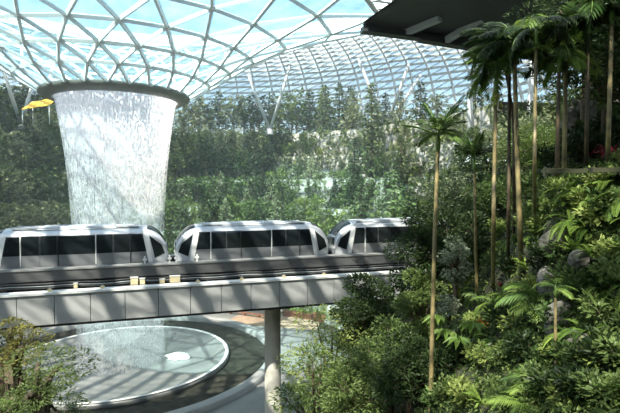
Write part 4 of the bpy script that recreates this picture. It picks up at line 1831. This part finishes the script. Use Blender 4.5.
put(strap_plant('red_cordyline', 24, .36, .05, M['L_red'], .8, .35), 590, 166, 'crimson cordyline on the ledge nearer the train', 'cordyline')
put(strap_plant('red_cordyline', 24, .34, .05, M['L_red'], .8, .45), 604, 166, 'crimson cordyline between two thin palms on the ledge', 'cordyline')
put(strap_plant('red_cordyline', 24, .34, .05, M['L_red'], .8, .35), 615, 167, 'crimson cordyline at the outer end of the ledge', 'cordyline')
put(strap_plant('red_cordyline', 26, .30, .05, M['L_red'], .7, .3), 498, 292, 'small dull crimson cordyline at the bright-crowned palm foot', 'cordyline', dY=-.3)

CASC = [(548, 186, .62, 'bright fern arching out at the train end of the planter ledge'), (561, 196, .7, 'bright fern second from the train end, hanging below the ledge'),
        (574, 188, .66, 'bright fern hanging below the join of the two planter troughs'), (588, 200, .72, 'bright fern hanging below the red cordylines, above the big boulder'),
        (602, 190, .66, 'bright fern just under the second dark planter trough'), (614, 204, .7, 'bright fern at the outer end of the ledge, lowest of the hanging ferns'),
        (536, 214, .6, 'bright fern beside the very thin palm stem, above the big boulder'), (528, 240, .6, 'bright fern by the stout trunk, low beside the big boulder')]
for px, py, L, lab in CASC:
    put(rosette('hanging_fern', ['fern_a', 'lit_a', 'fern_b'], 14, L, -.1, .8), px, py, lab, 'fern', dY=-.45, dz=.1)

# --- rows of ferns and shrubs over the slope
P_fern = [Proto(rosette('fern', ['fern_a', 'fern_b'], 12, .62, -.2, .5)) for _ in range(2)]
P_bright = [Proto(shrub('leafy_shrub', .42, .55, 420, .13, M['L_light'], OVAL, .5)) for _ in range(2)]
P_green = [Proto(shrub('leafy_shrub', .45, .62, 460, .13, M['L_mid'], OVAL, .5)) for _ in range(3)]
P_deep = [Proto(shrub('leafy_shrub', .5, .7, 460, .14, M['L_dark'], OVAL, .5)) for _ in range(2)]
P_strap = [Proto(strap_plant('strap_leaved_plant', 34, .55, .07, M['L_fern'], .9, .1)) for _ in range(2)]
KINDS = {
    'fern': (P_fern, 'bright arching fern', 'fern'),
    'bright': (P_bright, 'yellow-green shrub', 'shrub'),
    'green': (P_green, 'green leafy shrub', 'shrub'),
    'deep': (P_deep, 'deep green shrub', 'shrub'),
    'strap': (P_strap, 'strap-leaved plant', 'plant'),
}


def slope_row(key, py0, py1, px0, px1, step, kinds, s0, s1, dY=-.15):
    px = px0
    while px < px1:
        w = R.choice(kinds)
        f = (px - px0) / (px1 - px0)
        py = py0 * (1 - f) + py1 * f + R.uniform(-8, 8)
        q = hill_at(px, py)
        lst, desc, cat = KINDS[w]
        dist = q.y / 11
        o = R.choice(lst).place(q + Vector((0, dY, -.05)), R.random() * 6.3, R.uniform(s0, s1) * (.6 + .4 * dist))
        in_row(o, key, desc, '%s counting from the train side' % key, cat, 'plants %s' % key, px)
        px += step * R.uniform(.7, 1.3)


slope_row('along the bottom of the slope', 400, 395, 436, 640, 12, ['green', 'deep', 'green', 'bright', 'strap', 'fern'], .8, 1.15)
slope_row('of the second row up the slope', 366, 362, 440, 640, 12.5, ['green', 'bright', 'green', 'deep', 'fern'], .8, 1.2)
slope_row('of the third row up the slope', 334, 325, 444, 640, 13, ['green', 'fern', 'deep', 'green', 'bright'], .8, 1.2)
slope_row('of the fourth row up the slope', 300, 290, 462, 640, 14, ['bright', 'green', 'fern', 'fern'], .8, 1.2)
slope_row('of the fifth row up the slope', 270, 255, 478, 640, 15, ['bright', 'green', 'strap', 'deep'], .8, 1.15)
slope_row('hanging under the planter ledge', 240, 212, 500, 640, 12, ['fern', 'fern', 'bright', 'green'], .85, 1.2)
slope_row('just below the planter ledge', 215, 190, 524, 640, 11, ['bright', 'fern', 'bright', 'fern', 'green'], .75, 1.05)
slope_row('on top of the planter ledge', 200, 166, 520, 640, 12, ['fern', 'bright', 'green', 'fern'], .6, .85, .1)
slope_row('behind the thin palm trunks', 205, 150, 486, 600, 12, ['deep', 'green', 'deep', 'strap'], 1.0, 1.4)

label_rows()

# ------------------------------------------------------------------ mist of the falls hanging in the far half of the hall
m, nt, out = new_mat('mist')
vs_ = nt.nodes.new('ShaderNodeVolumeScatter')
vs_.inputs['Color'].default_value = (.95, .97, 1, 1)
vs_.inputs['Density'].default_value = 0.0025
vs_.inputs['Anisotropy'].default_value = 0.2
nt.links.new(vs_.outputs[0], out.inputs['Volume'])
mb = MB()
mb.box((-84, 41, 0.3), (80, 125, 50.5))
o = mb.build('mist', m)
kind(o, 'stuff')
tag(o, 'thin pale mist in the air around the waterfall and terraces', 'mist')

# ------------------------------------------------------------------ light
sun = bpy.data.lights.new('sun', 'SUN')
sun.energy = 13.5
sun.angle = math.radians(.7)
sun.color = (1.0, .92, .79)
so = bpy.data.objects.new('sun', sun)
COL.objects.link(so)
SD = Vector((-.28, -.52, .76)).normalized()
so.rotation_euler = SD.to_track_quat('Z', 'Y').to_euler()
so.location = (-20, -10, 80)

w = bpy.data.worlds.new('sky')
sc.world = w
w.use_nodes = True
nt = w.node_tree
nt.nodes.clear()
N, Lk = nt.nodes.new, nt.links.new
out = N('ShaderNodeOutputWorld')
bg = N('ShaderNodeBackground')
bg.inputs['Strength'].default_value = 1.0
tc = N('ShaderNodeTexCoord')
sky = N('ShaderNodeTexSky')
sky.sky_type = 'NISHITA'
sky.sun_disc = False
sky.sun_elevation = math.asin(SD.z)
sky.sun_rotation = math.atan2(SD.x, SD.y)
sky.altitude = 0
sky.air_density = 1.2
sky.dust_density = 1.5
sk = N('ShaderNodeMix')
sk.data_type = 'RGBA'
sk.blend_type = 'MULTIPLY'
sk.inputs[0].default_value = 1
sk.inputs[7].default_value = (.21, .24, .25, 1)
Lk(sky.outputs[0], sk.inputs[6])
n = N('ShaderNodeTexNoise')
n.inputs['Scale'].default_value = 3.2
n.inputs['Detail'].default_value = 9
n.inputs['Roughness'].default_value = .6
mp = N('ShaderNodeMapping')
mp.inputs['Scale'].default_value = (1, 1, 2.2)
Lk(tc.outputs['Generated'], mp.inputs[0])
Lk(mp.outputs[0], n.inputs['Vector'])
rp = N('ShaderNodeMapRange')
rp.inputs[1].default_value = .46
rp.inputs[2].default_value = .78
Lk(n.outputs['Fac'], rp.inputs[0])
mx = N('ShaderNodeMix')
mx.data_type = 'RGBA'
mx.inputs[7].default_value = (1.02, 1.24, 1.32, 1)
Lk(rp.outputs[0], mx.inputs[0])
Lk(sk.outputs[2], mx.inputs[6])
Lk(mx.outputs[2], bg.inputs['Color'])
Lk(bg.outputs[0], out.inputs[0])

sc.cycles.transparent_max_bounces = 24
sc.cycles.max_bounces = 6
sc.view_settings.view_transform = 'Standard'
sc.view_settings.look = 'None'
sc.view_settings.gamma = 1
sc.view_settings.exposure = 0.36
